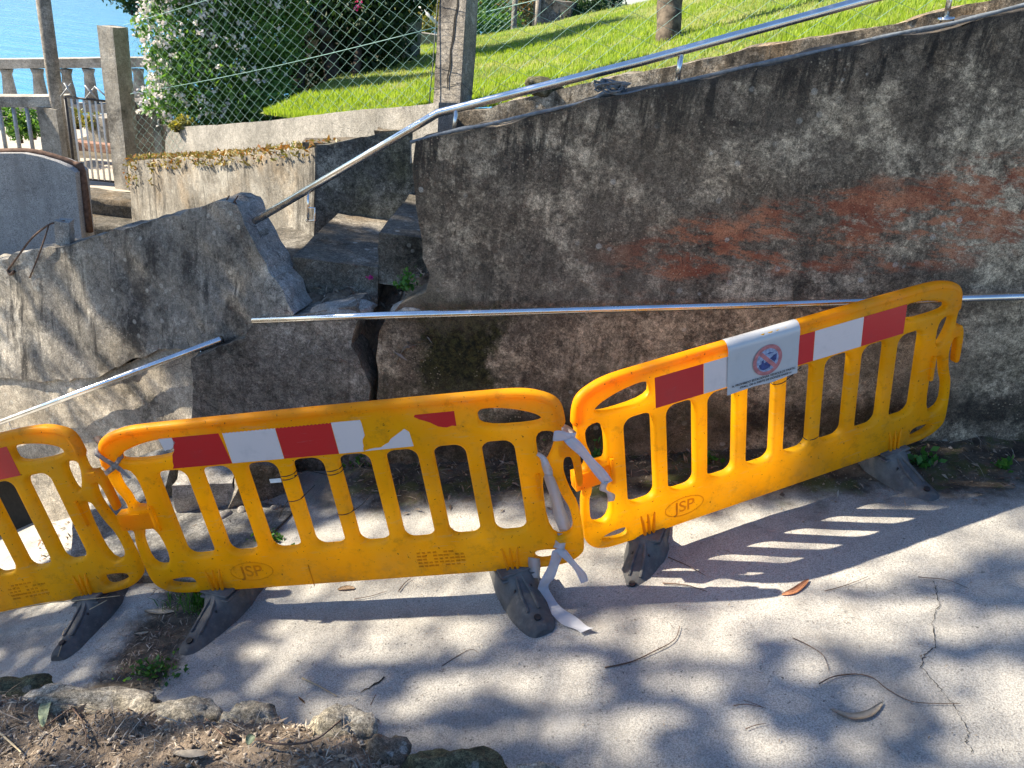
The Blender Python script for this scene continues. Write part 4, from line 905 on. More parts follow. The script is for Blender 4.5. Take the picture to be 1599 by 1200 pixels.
gate = empty('garden_gate', (-4.85, 8.64, .17), 'low barred metal gate with crossed spikes on top', 'gate')
def gp(t, z): return Vector((gx0 + (gx1 - gx0) * t, gy0 + (gy1 - gy0) * t, z))
bm = bmesh.new()
for P in ([gp(0, gzb), gp(1, gzb)], [gp(0, gzt), gp(1, gzt)]): tube(bm, P, .013, 6)
for P in ([gp(0, gzb - .06), gp(0, gzt)], [gp(1, gzb - .06), gp(1, gzt)]): tube(bm, P, .016, 6)
into(bm_obj('frame', bm, MT['gatemetal'], None, True), gate)
for k in range(1, 8):
    bm = bmesh.new(); tube(bm, [gp(k / 8, gzb), gp(k / 8, gzt - .01)], .0115, 6); into(bm_obj('bar', bm, MT['whitepaint'], None, True), gate)
for a, b in ((-.08, .16), (.18, .02), (.42, .66), (.68, .44), (.98, .64)):
    bm = bmesh.new(); tube(bm, [gp(a, gzt), gp(b, gzt + .14)], .009, 6); into(bm_obj('spike', bm, MT['galv'], None, True), gate)
bm = bmesh.new(); add_box(bm, gp(.97, .66), (.13, .05, .13)); bmesh.ops.bevel(bm, geom=bm.edges[:], offset=.01, segments=2, affect='EDGES'); into(bm_obj('lock_box', bm, MT['gatemetal']), gate)
bm = bmesh.new(); tube(bm, [gp(.9, .92), gp(1.35, 1.03)], .008, 5); into(bm_obj('latch', bm, MT['galv'], None, True), gate)
# near balustrade
nb = empty('near_balustrade', (-5.6, 8.6, .3), 'near concrete balustrade with thin metal uprights left of the gate', 'balustrade')
na, nbp = D(-150, 152, 8.6), D(103, 152, 8.62)
def rail_box(p, q, h, dp, mat, name, parent, ztop):
    d = q - p; L = d.length; m = Matrix.Translation((p + q) / 2) @ Matrix.Rotation(math.atan2(d.y, d.x), 4, 'Z')
    bm = bmesh.new(); add_box(bm, (0, 0, 0), (L, dp, h)); bmesh.ops.subdivide_edges(bm, edges=bm.edges[:], cuts=6, use_grid_fill=True); bm.transform(m)
    sl = (q.z - p.z) / max(.01, math.hypot(d.x, d.y))
    for v in bm.verts: v.co.z += ((v.co - p).dot(Vector((d.x, d.y, 0)).normalized()) - L / 2) * sl
    rough(bm, .008, 5, 3, .003, 20); o = bm_obj(name, bm, mat, None, True); sharp(o.data, 40); return into(o, parent)
rail_box(na + Vector((0, 0, -.035)), nbp + Vector((0, 0, -.035)), .11, .26, MT['balus'], 'coping', nb, 0)
for x_ in (20, 41, 62 ,-2, -24):
    p = D(x_, 165, 8.55); bm = bmesh.new(); tube(bm, [(p.x, p.y, .28), (p.x, p.y, p.z - .02)], .021, 8); into(bm_obj('upright', bm, MT['galv'], None, True), nb)
p = D(84, 165, 8.6); o = vpost('pier', p.x, p.y, -.1, p.z - .02, .26, .22, R(-14), MT['balus'], None, None); into(o, nb)
bm = bmesh.new(); q0, q1 = D(-150, 240, 8.6), D(60, 240, 8.6); q0.z = q1.z = .26; o = rail_box(q0, q1, .12, .24, MT['balus'], 'plinth', nb, 0)
# far balustrade
fb = empty('far_balustrade', (-7.8, 13, 0), 'far balustrade of stout concrete balusters above the river', 'balustrade')
fa, fe = D(-160, 101, 12.4), D(300, 96, 12.4); rail_box(fa, fe, .14, .3, MT['balus'], 'coping', fb, 0)
z0 = .02
for x_ in (-150, -100, -45, 10, 58, 103, 138, 172, 215, 262):
    p = D(x_, 108, 12.4); bm = bmesh.new(); tube(bm, [(p.x, p.y, p.z - t) for t in (.0, .08, .16, .3, .48, .58, .64)], [.10, .075, .08, .095, .11, .09, .12], 10); rough(bm, .01, 8, x_)
    into(bm_obj('baluster', bm, MT['balus'], None, True), fb)
rail_box(fa - Vector((0, 0, .68)), fe - Vector((0, 0, .68)), .14, .32, MT['balus'], 'plinth', fb, 0)
# pieces seen beside the gate post
o = vpost('garden_pillar', D(232, 200, 9.6).x, D(232, 200, 9.6).y, -.1, D(232, 155, 9.6).z, .55, .3, R(20), MT['post'], 'stubby grey garden pillar half hidden behind the fence mesh and bush', 'pillar')
p = D(246, 205, 8.0); o = vpost('short_post', p.x, p.y, .0, D(246, 168, 8).z, .07, .10, R(20), MT['balus'], 'short pale post beside the left end of the kerb', 'post')
p = D(165, 200, 10.5); o = vpost('garden_pier', p.x, p.y, -.3, D(165, 180, 10.5).z, .3, .3, R(-20), MT['balus'], 'small grey pier seen through the gate bars', 'pillar')
o = rail_box(D(112, 226, 9.9), D(185, 233, 9.7), .10, .16, plain('reddish_edging', (.28, .16, .11), .9, var=.3), 'path_edging', empty('path_edging', (-5, 9.8, .1), 'low reddish edging crossing the path behind the gate', 'edging'), 0); o.name = 'edging_course'
# rounded grey wall in front
gd = D(60, 300, 6.3); GN = (-.03, 1, 0)
def gw(x, y, b=0): return PL(x, y, GN, (gd.x, gd.y + b, gd.z))
topc = [gw(-200, 262), gw(-90, 246), gw(0, 240), (gw(35, 240)), gw(62, 245), gw(88, 253), gw(106, 261), gw(117, 270)]
e = gw(122, 385); base = [Vector((e.x, e.y, -.9)), Vector((topc[0].x, topc[0].y, -.9))]
gwall = empty('grey_wall', (gd.x, gd.y, -.5), 'smooth grey wall with rounded shoulder and brown rim at left', 'wall')
into(slab('plaster_face', topc + base, (.02, .16, 0), MT['plaster'], None, cut=.09, amp=.003, scale=3, fine=0), gwall)
bm = bmesh.new(); tube(bm, smooth_path([p + Vector((.01, .08, .0)) for p in topc] + [topc[-1] + Vector((.01, .08, -.5))], 3), .030, 6)
for v in bm.verts: v.co.y += (v.co.y - (topc[0].y + .08)) * 0
o = bm_obj('brown_rim', bm, MT['brown'], None, True); into(o, gwall)
# steps up to the gate
gs = empty('gate_steps', (-4.3, 7.6, .1), 'dark narrow steps climbing to the garden gate', 'staircase')
for k, (d, yy, zz) in enumerate([(0, 8.18, .15), (0, 7.82, -.01), (0, 7.46, -.18), (0, 7.1, -.35)]):
    bm = bmesh.new(); add_box(bm, (-4.35 + .07 * k, yy, zz - .3), (1.5, .38, .6)); bmesh.ops.subdivide_edges(bm, edges=bm.edges[:], cuts=7, use_grid_fill=True); rough(bm, .012, 5, k, .004, 20); into(bm_obj('stair_step', bm, MT['step'], None, True), gs)

# far right garden: corner wall, pipe frame, hedges, far fence
o = block('garden_wall', D(575, 78, 9.9), (1.35, .3, .95), stained('green_grey_wall', (.07, .075, .055), (.17, .175, .14), (.26, .26, .21), spots=.1), (0, 0, R(-24)), 3, .012); tag(o, 'green grey garden wall corner behind the dark tree', 'wall')
o = block('boundary_wall', D(662, 72, 11.6), (1.2, .25, .35), MT['curb'], (0, 0, 0), 4, .01); tag(o, 'low pale wall across the back of the lawn left of the post', 'wall')
pf = empty('braced_trellis', D(643, 70, 12), 'pale braced pipe frame standing behind the lawn', 'frame')
for a, b, r in (((644, 75), (647, -40), .03), ((648, 3), (690, 45), .025)):
    bm = bmesh.new(); tube(bm, [D(*a, 11.9), D(*b, 11.9)], r, 8); into(bm_obj('pipe', bm, MT['whitepaint'], None, True), pf)
def hedge(name, spots, n, size, mat, label, cat='hedge', stems=True):
    r = empty(name, D(*spots[0][:3]), label, cat); bl = []
    for x, y, d, rad in spots: p = D(x, y, d); bl.append(((p.x, p.y, p.z), (rad, rad, rad * .8)))
    leaves(n, blob_sampler(bl, .3), size, mat, 'foliage', r, .5)
    bm = bmesh.new()
    for c, q_ in bl: tube(bm, [(c[0], c[1], c[2] - q_[2] * 1.1), c], [.03, .012], 6)
    into(tag(bm_obj('stem', bm, MT['barkdark'], None, True), kind='stuff'), r); return r
hedge('yellow_shrub', [(668, 30, 12.6, .35), (655, 50, 12.6, .28), (690, 10, 12.8, .4), (640, 0, 12.8, .35)], 2600, .07, MT['leafyel'], 'yellow leaved shrub behind the pipe frame', 'shrub')
hedge('far_shrub', [(755, 45, 13, .35), (785, 40, 13.2, .35), (750, 5, 13.4, .4), (725, 30, 13.2, .3)], 3600, .07, MT['leaf'], 'green shrub behind the small far fence', 'shrub')
hedge('pale_hedge', [(800, 5, 14, .5), (850, -15, 14, .5), (900, -25, 14, .45), (830, 25, 14, .35), (770, -20, 14, .5)], 4200, .07, MT['driedveg'], 'pale brownish hedge beyond the lawn', 'hedge')
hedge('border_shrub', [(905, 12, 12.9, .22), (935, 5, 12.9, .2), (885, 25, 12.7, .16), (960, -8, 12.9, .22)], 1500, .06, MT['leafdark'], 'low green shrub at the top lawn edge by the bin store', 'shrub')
o = block('stone_store', D(865, 30, 12.9), (.62, .5, .55), MT['stump'], (0, 0, R(-10)), 2, .03); tag(o, 'small dark stone structure at the lawn edge below the hedge', 'structure')
ff = empty('far_fence', D(805, 55, 12.6), 'small far wire fence with pale posts behind the lawn', 'fence')
for x_ in (801, 838): bm = bmesh.new(); tube(bm, [D(x_, 62 if x_ < 820 else 52, 12.6), D(x_ + 5, -30, 12.6)], .045, 8); into(bm_obj('fence_post', bm, MT['post'], None, True), ff)
into(mesh_panel(D(735, 78, 12.5), D(800, 62, 12.5), .75, .75, .07, MT['wire'], r=.003), ff)
# plants behind the gate
hedge('garden_plant', [(120, 185, 10.6, .16), (145, 190, 10.4, .14)], 900, .05, MT['leafyel'], 'yellow green plant behind the gate bars', 'plant')
hedge('garden_plant', [(10, 185, 9.6, .22), (50, 195, 9.6, .2), (30, 205, 9.5, .16), (72, 200, 9.5, .14)], 1400, .06, MT['leaf'], 'dark leafy plant behind the near balustrade uprights', 'plant')
hedge('kerb_plant', [(290, 192, 7.55, .09), (275, 196, 7.55, .07)], 500, .035, MT['leafyel'], 'small bright green plant on the rounded kerb end', 'plant')
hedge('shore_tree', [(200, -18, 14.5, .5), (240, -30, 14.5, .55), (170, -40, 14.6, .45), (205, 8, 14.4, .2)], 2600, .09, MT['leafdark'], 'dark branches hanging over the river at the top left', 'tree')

# dried growth along the stair wall top
def ledge_s():
    t = rng.uniform(0, 1); p = top[0].lerp(top[1], t * 3) if t < .333 else (top[1].lerp(top[2], t * 3 - 1) if t < .667 else top[2].lerp(top[3], t * 3 - 2))
    if rng.uniform() < .5 and t > .55: return ledge_s()
    k = rng.uniform(); hang = (rng.uniform() ** 2.6) * .13 * (2.2 if t < .16 else .8) * (noise.noise(Vector((t * 14, 0, 0))) > -.15)
    return np.array(p) + np.array(nrm) * rng.uniform(-.06, .30) * (hang < .05) - np.array(nrm) * (.03 if hang >= .05 else 0) + np.array((0, 0, .03 - hang + rng.uniform(0, .03)))
lg = empty('ledge_growth', top[1], 'dried yellow and rust plants trailing along the stair wall top', 'plant')
leaves(1500, ledge_s, .04, MT['driedveg'], 'foliage', lg, .4)

# ------------------------------------------------------------------ weeds
def weed(px, py, n, r, h, label, back=None, mat='weed', size=.04):
    p = G(px, py) if back is None else back
    e = empty('weed', p, label, 'weed', 'weeds at the foot of the walls')
    P = [np.array(p) + np.array((rng.normal() * r * .6, rng.normal() * r * .4, abs(rng.normal()) * h * .6 + .01)) for _ in range(n)]
    it = iter(P); leaves(n, lambda: next(it), size, MT[mat], 'leaf_cluster', e, .62)
    bm = bmesh.new()
    for q in P[::4]: tube(bm, [(p.x + (q[0] - p.x) * .3, p.y + (q[1] - p.y) * .3, p.z - .01), tuple(q)], .0014, 4)
    into(tag(bm_obj('stem', bm, MT['weed']), kind='stuff'), e)
weed(505, 722, 120, .10, .13, 'dark weed left of the crack seen between the middle barrier bars'); weed(560, 728, 140, .11, .12, 'spreading weed below the crack behind the middle barrier'); weed(620, 716, 90, .09, .08, 'low weed just right of the crack')
weed(700, 712, 150, .12, .11, 'sunny bright weed behind the right half of the middle barrier'); weed(765, 712, 90, .08, .09, 'leafy weed near the right end slots of the middle barrier'); weed(855, 708, 120, .10, .13, 'dark weed behind the tied white tape between two barriers')
weed(930, 722, 70, .07, .09, 'small weed seen through the left end of the right barrier'); weed(1440, 727, 60, .07, .05, 'tiny weed beside the far foot of the right barrier'); weed(1565, 733, 30, .04, .04, 'tiny weed at the right edge of the picture'); weed(1105, 728, 40, .06, .05, 'little weed behind the bars under the notice')
weed(632, 440, 110, .05, .07, 'bright green weed growing in the breach of the wall', Wp(634, 452, .10), size=.028)
weed(245, 1052, 130, .09, .04, 'green weed by the rocks in front of the middle barrier', size=.022); weed(420, 845, 60, .07, .03, 'flat weed on the ground behind the middle barrier', mat='weed')
p = G(318, 945); gp_ = [(p.x + rng.normal() * .07, p.y + rng.normal() * .05, p.z) for _ in range(260)]
o = blades('grass_tuft', gp_, .09, .002, MT['weed'], .8); tag(o, 'fine grass tuft beside the left foot of the middle barrier', 'grass', None, 'stuff')

# ------------------------------------------------------------------ rubble
def rub(name, px, py, size, rot, label, mat='fresh', seed=0, dz=0, amp=.014):
    p = G(px, py); o = block(name, p + Vector((0, 0, size[2] / 2 + dz)), size, MT[mat], rot, seed, amp); tag(o, label, 'rubble', 'rubble from the collapsed wall'); return o
rub('concrete_slab', 205, 800, (.62, .46, .055), (R(10), R(-27), R(10)), 'upper tilted grey concrete slab behind the meeting barriers', 'slabgrey', seed=1, dz=.16)
rub('concrete_slab', 190, 838, (.52, .4, .05), (R(6), R(-14), R(22)), 'lower slab wedged under the tilted one', 'slabgrey', seed=2, dz=.05)
rub('concrete_slab', 250, 790, (.10, .36, .05), (R(20), R(60), R(20)), 'narrow broken strip standing against the tilted slab', 'slabgrey', seed=12, dz=.08)
rub('concrete_block', 332, 775, (.34, .30, .20), (R(4), R(-6), R(8)), 'squared concrete block with a sunlit top behind the middle barrier', seed=3, dz=-.0, amp=.025)
rub('concrete_block', 405, 765, (.26, .3, .34), (R(10), R(20), R(30)), 'upright broken chunk right of the squared block', 'stump', 4, -.04, .03)
for k, (x, y, s) in enumerate([(300, 800, .07), (352, 808, .06), (378, 800, .05), (285, 812, .045), (398, 812, .05), (330, 815, .035), (262, 765, .09), (430, 795, .04)]):
    p = G(x, y); o = rock('rubble_stone', p + Vector((0, 0, s * .25)), (s * 1.4, s, s * .8), MT['fresh'], (0, 0, k), k, sub=2); tag(o, ['small stone just left of the squared block under the tape', 'small stone in front of the squared block', 'small stone touching the right foot of the squared block', 'tiny stone lowest left of the squared block', 'small stone in front of the upright chunk', 'tiniest stone before the squared block', 'larger stone between the tilted slab and the squared block', 'tiny stone right of the upright chunk'][k], 'rubble', 'small rubble stones')
p = G(285, 860); o = block('pavement_slab', p + Vector((0, .1, -.02)), (.95, .72, .09), MT['slabgrey'], (0, R(-13), R(-14)), 9, .012); tag(o, 'rough raised pavement slab behind the left of the middle barrier', 'slab')
for k, (x, y, s, lb, mt) in enumerate([(655, 490, .19, 'rounded pale chunk resting at the breach lip right of the crack', 'fresh'), (600, 478, .07, 'small pale chip beside the crack top', 'fresh'), (545, 485, .20, 'flat pale chunk left of the dark crack', 'fresh')]):
    pass
p = Wp(650, 474, .09); o = rock('broken_chunk', p + Vector((0, 0, -.02)), (.26, .2, .10), MT['fresh'], (0, -.3, 0), 21); tag(o, 'rounded pale chunk at the breach lip right of the crack', 'rubble')
p = Wp(535, 482, .07); o = rock('broken_chunk', p + Vector((0, 0, -.01)), (.34, .16, .09), MT['fresh'], (0, -.22, 0), 22); tag(o, 'long pale chunk lying on the stump left of the crack', 'rubble')

# ------------------------------------------------------------------ bank in the foreground
edge = [(-260, 1030), (0, 1050), (90, 1068), (240, 1082), (330, 1092), (430, 1092), (560, 1098), (600, 1145), (650, 1172), (760, 1174), (830, 1188), (900, 1208), (1050, 1280), (1300, 1420)]
E = [PL(x, y, (-.238, 0, 1), (0, 0, .054 + .30)) for x, y in edge]; E = [Vector((p.x, p.y, 0)) for p in E]
def yb(x):
    for a, b in zip(E, E[1:]):
        if a.x <= x <= b.x: return a.y + (b.y - a.y) * (x - a.x) / (b.x - a.x)
    return E[0].y if x < E[0].x else E[-1].y
def bank_z(x, y):
    d = yb(x) - y; t = max(0, min(1, (d + .13) / .30)); t = t * t * (3 - 2 * t)
    return gz(x, y) - .06 + t * (.40 + .10 * max(0, d)) + (.035 * fbm((x, y, 0), 4) + .018 * fbm((x, y, 0), 13)) * t
bank = grid('bank', np.linspace(-3.2, 1.4, 170), np.linspace(.5, 2.5, 90), bank_z, MT['soil'])
def on_bank(px, py, dz=0):
    p = PL(px, py, (-.238, 0, 1), (0, 0, .40))
    for _ in range(8): p = PL(px, py, (0, 0, 1), (0, 0, bank_z(p.x, p.y)))
    return p + Vector((0, 0, dz))
for k, (x, y, sz, rot, lb, mt) in enumerate([
    (150, 1084, (.44, .16, .14), (0, -.10, -.05), 'long flat pale edging rock on the bank at lower left', 'rock'), (295, 1096, (.20, .13, .12), (0, -.1, .1), 'rock with yellow green moss beside the long flat rock', 'rock'),
    (395, 1104, (.16, .12, .14), (0, .1, .3), 'lumpy grey rock third along the bank edge', 'rock'), (532, 1130, (.20, .17, .20), (0, .2, .4), 'pale whitish boulder at the bank corner under dry twigs', 'rock'),
    (605, 1162, (.14, .14, .16), (0, .1, .2), 'brownish rounded rock right of the whitish boulder', 'step'), (715, 1186, (.28, .18, .14), (0, .0, .2), 'dark litter covered rock at the bottom edge', 'rockmoss'),
    (845, 1192, (.13, .11, .11), (0, .2, .5), 'blue grey angular rock at the bottom edge centre', 'rock'), (965, 1204, (.16, .12, .08), (0, 0, .2), 'mossy rock just rising over the bottom edge', 'rockmoss'),
    (28, 1068, (.22, .16, .13), (0, 0, .3), 'dark mossy rock at the far left of the bank', 'rockmoss'), (417, 1128, (.06, .05, .05), (0, 0, 0), 'small round pebble below the lumpy rock', 'rock'),
    (158, 1140, (.06, .04, .06), (.3, 0, .3), 'small upright pale chip in the soil', 'rock'), (450, 1182, (.05, .04, .03), (0, 0, 1), 'small blue grey pebble on the soil near the bottom edge', 'rock'), (735, 1180, (.05, .04, .03), (0, 0, 1), 'pale flat chip on the dark litter covered rock', 'rock')]):
    p = PL(x, y, (-.238, 0, 1), (0, 0, .054 + .30)); o = rock('rock', p + Vector((0, -.04, -.062)), tuple(q * 1.22 for q in sz), MT[mt], rot, k + 31, amp=.24, sub=4); tag(o, lb, 'rock', 'rocks edging the bank')

# ------------------------------------------------------------------ litter
def curl_leaf(P, wd, mat, label, name='dry_leaf', lift=.004):
    bm = bmesh.new(); Q = smooth_path(P, 5); n = len(Q); prev = None
    for i, p in enumerate(Q):
        t = (Q[min(i + 1, n - 1)] - Q[max(i - 1, 0)]).normalized(); s = t.cross(Vector((0, 0, 1))).normalized(); k = wd * .5 * math.sin(math.pi * (i + .25) / (n - .5)) ** .7
        r = [bm.verts.new(p + s * k + Vector((0, 0, lift + k * .35))), bm.verts.new(p + Vector((0, 0, lift))), bm.verts.new(p - s * k + Vector((0, 0, lift + k * .35)))]
        if prev:
            for m in range(2): bm.faces.new((prev[m], prev[m + 1], r[m + 1], r[m]))
        prev = r
    bmesh.ops.solidify(bm, geom=bm.faces[:], thickness=.0012)
    o = bm_obj(name, bm, mat, None, True); tag(o, label, 'leaf'); return o
gg = lambda *L: [G(*p) for p in L]
curl_leaf(gg((1296, 1110), (1325, 1122), (1355, 1118), (1377, 1100)), .03, MT['greyleaf'], 'pale crescent shaped dry leaf on the road at lower right', lift=.008)
curl_leaf(gg((1220, 931), (1240, 925), (1262, 907)), .03, MT['orangeleaf'], 'orange curled leaf on the road in front of the right barrier', lift=.006)
curl_leaf(gg((527, 922), (540, 920), (554, 920)), .03, MT['tanleaf'], 'tan leaf on the road under the middle barrier beam')
curl_leaf(gg((226, 955), (250, 958), (272, 956)), .035, MT['greyleaf'], 'pale leaf on the ground between the left and middle feet')
curl_leaf(gg((210, 991), (222, 991), (232, 988)), .02, MT['greyleaf'], 'small pale leaf in the dark gutter soil')
curl_leaf([on_bank(68, 1143, .02), on_bank(74, 1120, .05), on_bank(87, 1098, .07)], .035, MT['paleleaf'], 'upright pale green leaf stuck in the bank soil')
curl_leaf([on_bank(270, 1180, .01), on_bank(300, 1184, .012), on_bank(325, 1180, .01)], .03, MT['greyleaf'], 'grey dry leaf lying on the bank near the bottom edge')
curl_leaf([on_bank(468, 1100, .05), on_bank(480, 1108, .05), on_bank(490, 1116, .04)], .05, MT['tanleaf'], 'broad tan leaf beside the whitish boulder')
curl_leaf([on_bank(388, 1172, .02), on_bank(392, 1165, .03), on_bank(397, 1160, .03)], .03, MT['paleleaf'], 'small pale leaf standing on the bank soil')
curl_leaf(gg((770, 734), (778, 742), (786, 747)), .05, MT['greyleaf'], 'broad pale leaf by the wall behind the middle barrier')
curl_leaf(gg((1322, 738), (1328, 745), (1330, 751)), .03, MT['orangeleaf'], 'orange leaf by the far foot of the right barrier')
def twig(P, r, label, mat='twig', name='twig', br=()):
    bm = bmesh.new(); Q = smooth_path(P, 5); r *= .66; tube(bm, Q, [r * (1 - .6 * i / len(Q)) * (1 + .25 * noise.noise(q * 40)) for i, q in enumerate(Q)], 6)
    for b_ in br: tube(bm, smooth_path(b_, 3), r * .6, 5)
    o = bm_obj(name, bm, MT[mat], None, True); tag(o, label, 'twig'); return o
up_ = lambda L, h: [G(*p) + Vector((0, 0, h)) for p in L]
twig(up_([(944, 1045), (985, 1036), (1020, 1020), (1052, 1002), (1061, 980)], .008), .0045, 'curved brown twig on the sunlit road below the middle of the barriers')
twig(up_([(1278, 1071), (1300, 1060), (1335, 1056), (1362, 1062), (1385, 1080), (1420, 1098), (1460, 1102), (1498, 1102)], .01), .004, 'long wavy dark twig on the road at lower right')
twig(up_([(1237, 998), (1262, 1010), (1285, 1026), (1294, 1050)], .006), .003, 'thin hooked twig left of the long wavy one')
twig(up_([(1433, 903), (1455, 905), (1480, 908), (1512, 921)], .006), .003, 'thin dark twig across the top of the road crack')
twig(up_([(1287, 925), (1320, 916), (1355, 902)], .006), .003, 'straight thin twig right of the orange leaf')
twig(up_([(1034, 913), (1070, 916), (1103, 926)], .008), .005, 'thick short twig by the near foot of the right barrier')
twig(up_([(1043, 872), (1075, 886), (1100, 900)], .006), .004, 'twig pointing away from the near right barrier foot')
twig(up_([(690, 1042), (715, 1026), (735, 1016), (748, 1022)], .006), .0025, 'faint thin twig in the road shade below the middle barrier')
twig(up_([(553, 937), (580, 932), (605, 924)], .005), .003, 'dark twig in the sun patch under the middle barrier'); twig(up_([(622, 925), (632, 912), (642, 904)], .006), .004, 'forked reddish twig under the middle barrier beam')
twig(up_([(1145, 1104), (1165, 1102), (1196, 1108)], .006), .003, 'branched tiny twig on the road right of centre', br=[up_([(1160, 1096), (1175, 1101), (1190, 1107)], .008)])
twig(up_([(1164, 1140), (1180, 1134), (1196, 1131)], .005), .003, 'short twig below the branched tiny twig')
twig(up_([(-80, 1006), (0, 992), (70, 977), (130, 972), (192, 966)], .14), .006, 'straw coloured dry reed crossing in front of the left barrier foot', 'reed', 'dry_reed', [up_([(145, 985), (165, 974), (172, 970)], .13)])
twig(up_([(93, 1038), (99, 1018), (101, 1000), (108, 992)], .05), .003, 'thin dry stalk standing by the left barrier foot', 'reed', 'dry_stalk')
bk = lambda L, h: [on_bank(*p, h) for p in L]
twig(bk([(105, 1102), (140, 1100), (190, 1099), (240, 1103), (285, 1112), (310, 1120)], .05), .006, 'long reddish stick lying across the bank rocks', name='stick')
twig(bk([(108, 1106), (128, 1130), (135, 1150), (136, 1170)], .02), .005, 'bent stick curving down the bank soil', name='stick')
twig(bk([(40, 1084), (55, 1070), (72, 1050), (74, 1045)], .04), .006, 'dark stick poking up at the bank top left', name='stick')
twig(bk([(400, 1168), (440, 1176), (490, 1170), (530, 1140), (556, 1118), (572, 1114), (580, 1126)], .04), .006, 'looping bare stick over the bank below the whitish boulder', name='stick', br=[bk([(578, 1118), (583, 1108), (587, 1101)], .06)])
twig(bk([(472, 1078), (500, 1092), (526, 1107)], .07), .005, 'pale straight stick leaning on the whitish boulder', 'reed', 'stick')
twig(bk([(322, 1128), (345, 1150), (362, 1162)], .015), .006, 'reddish stick half sunk in bank soil', name='stick'); twig(bk([(75, 1142), (110, 1118), (150, 1098)], .03), .004, 'thin stick beside the upright pale leaf', name='stick')
twig(bk([(0, 1150), (20, 1168), (35, 1182)], .02), .007, 'pale stick at the bottom left corner', 'reed', 'stick')
twig([Wp(538, 440, .1), Wp(552, 458, .05), Wp(560, 480, .0), Wp(566, 520, .02), Wp(572, 528, .03)], .0025, 'thin hanging root over the dark crack', name='root')
def bits(name, n, place, mat, label, L=(.02, .07), Wd=(.004, .012)):
    V = []
    for _ in range(n):
        p, nz = place(); a = rng.uniform(0, 6.28); l = rng.uniform(*L) * .5; wd = rng.uniform(*Wd) * .5; ti = rng.normal() * .35
        d = np.array((math.cos(a), math.sin(a), ti)); s = np.array((-math.sin(a), math.cos(a), rng.normal() * .4)); c = np.array(p) + np.array((0, 0, .004 + abs(ti) * l))
        V += [c - d * l, c + s * wd + (0, 0, .004), c + d * l, c - s * wd + (0, 0, .004)]
    o = mesh_obj(name, np_mesh(name, V, np.arange(len(V)).reshape(-1, 4)), MT[mat]); tag(o, label, 'litter', None, 'stuff')
def pl_bank():
    while True:
        x = rng.uniform(-2.6, 1.1); y = rng.uniform(.9, 2.2)
        if y < yb(x) + .03: return (x, y, bank_z(x, y)), 0
bits('bank_litter', 15000, pl_bank, 'bits', 'dry woody bits and bark scattered over the bank soil', (.006, .045), (.0015, .006))
def pl_bank2():
    p, _ = pl_bank(); return p, 0
bits('leaf_litter', 260, pl_bank2, 'litter', 'small dry leaves scattered over the bank soil', (.02, .06), (.008, .016))
bits('straw_litter', 900, pl_bank2, 'bits', 'thin straws and twigs lying over the bank soil', (.03, .13), (.0015, .0042))
V = []; Fc = []
for _ in range(5000):
    p, _n = pl_bank(); sz = .003 + .011 * rng.uniform() ** 3; b_ = len(V); q = np.array(p) + (0, 0, sz * .5)
    for d_ in ((1, 0, 0), (0, 1, 0), (-1, 0, 0), (0, -1, 0), (0, 0, 1), (0, 0, -1)): V.append(q + np.array(d_) * sz * rng.uniform(.6, 1.3))
    for a_ in range(4): Fc += [(b_ + a_, b_ + (a_ + 1) % 4, b_ + 4), (b_ + (a_ + 1) % 4, b_ + a_, b_ + 5)]
o = mesh_obj('soil_crumbs', np_mesh('soil_crumbs', V, Fc), MT['bits']); tag(o, 'small clods and crumbs of dry soil on the bank', 'soil', None, 'stuff')
def pl_wall():
    x = rng.uniform(-.9, 3.1); y = 3.95 - .07 * x - abs(rng.normal()) * .22; return (x, y, road_z(x, y)), 0
bits('wall_litter', 700, pl_wall, 'litter', 'dry leaves gathered along the foot of the dark wall', (.008, .055), (.003, .016))
bits('wall_twigs', 350, pl_wall, 'bits', 'thin broken twigs along the foot of the dark wall', (.02, .11), (.0015, .004))
def pl_gut():
    t = rng.uniform(0, 1); p = G(195 + 105 * t + rng.normal() * 26, 1060 - 150 * t + rng.normal() * 16); return (p.x, p.y, road_z(p.x, p.y)), 0
bits('gutter_litter', 500, pl_gut, 'bits', 'dark bits and twigs in the gutter between the barrier feet', (.008, .045), (.002, .006))
def pl_road():
    x = rng.uniform(-2.2, 3.2); y = rng.uniform(1.5, 3.5); return (x, y, road_z(x, y)), 0
bits('road_grit', 900, pl_road, 'bits', 'tiny dark crumbs and twigs scattered on the road', (.004, .018), (.002, .006))
def pl_rub():
    p = G(rng.uniform(60, 440), rng.uniform(770, 880)); return (p.x, p.y, road_z(p.x, p.y)), 0
bits('rubble_grit', 700, pl_rub, 'litter', 'crumbs and dry leaves among the rubble', (.01, .05), (.006, .02))
def pl_deb():
    p = random.choice(debris_pts); return (p.x + rng.normal() * .02, p.y + rng.normal() * .02, p.z + .005), 0
bits('breach_litter', 700, pl_deb, 'bits', 'dry leaves and twigs on the soil in the breach', (.02, .09), (.004, .016))
p = Wp(578, 434, .25); o = leaves(14, lambda: np.array(p) + rng.normal(size=3) * .008, .02, MT['pink'], 'fallen_petal', None, .8); tag(o, 'fallen magenta petals on the debris below the steps', 'petal')
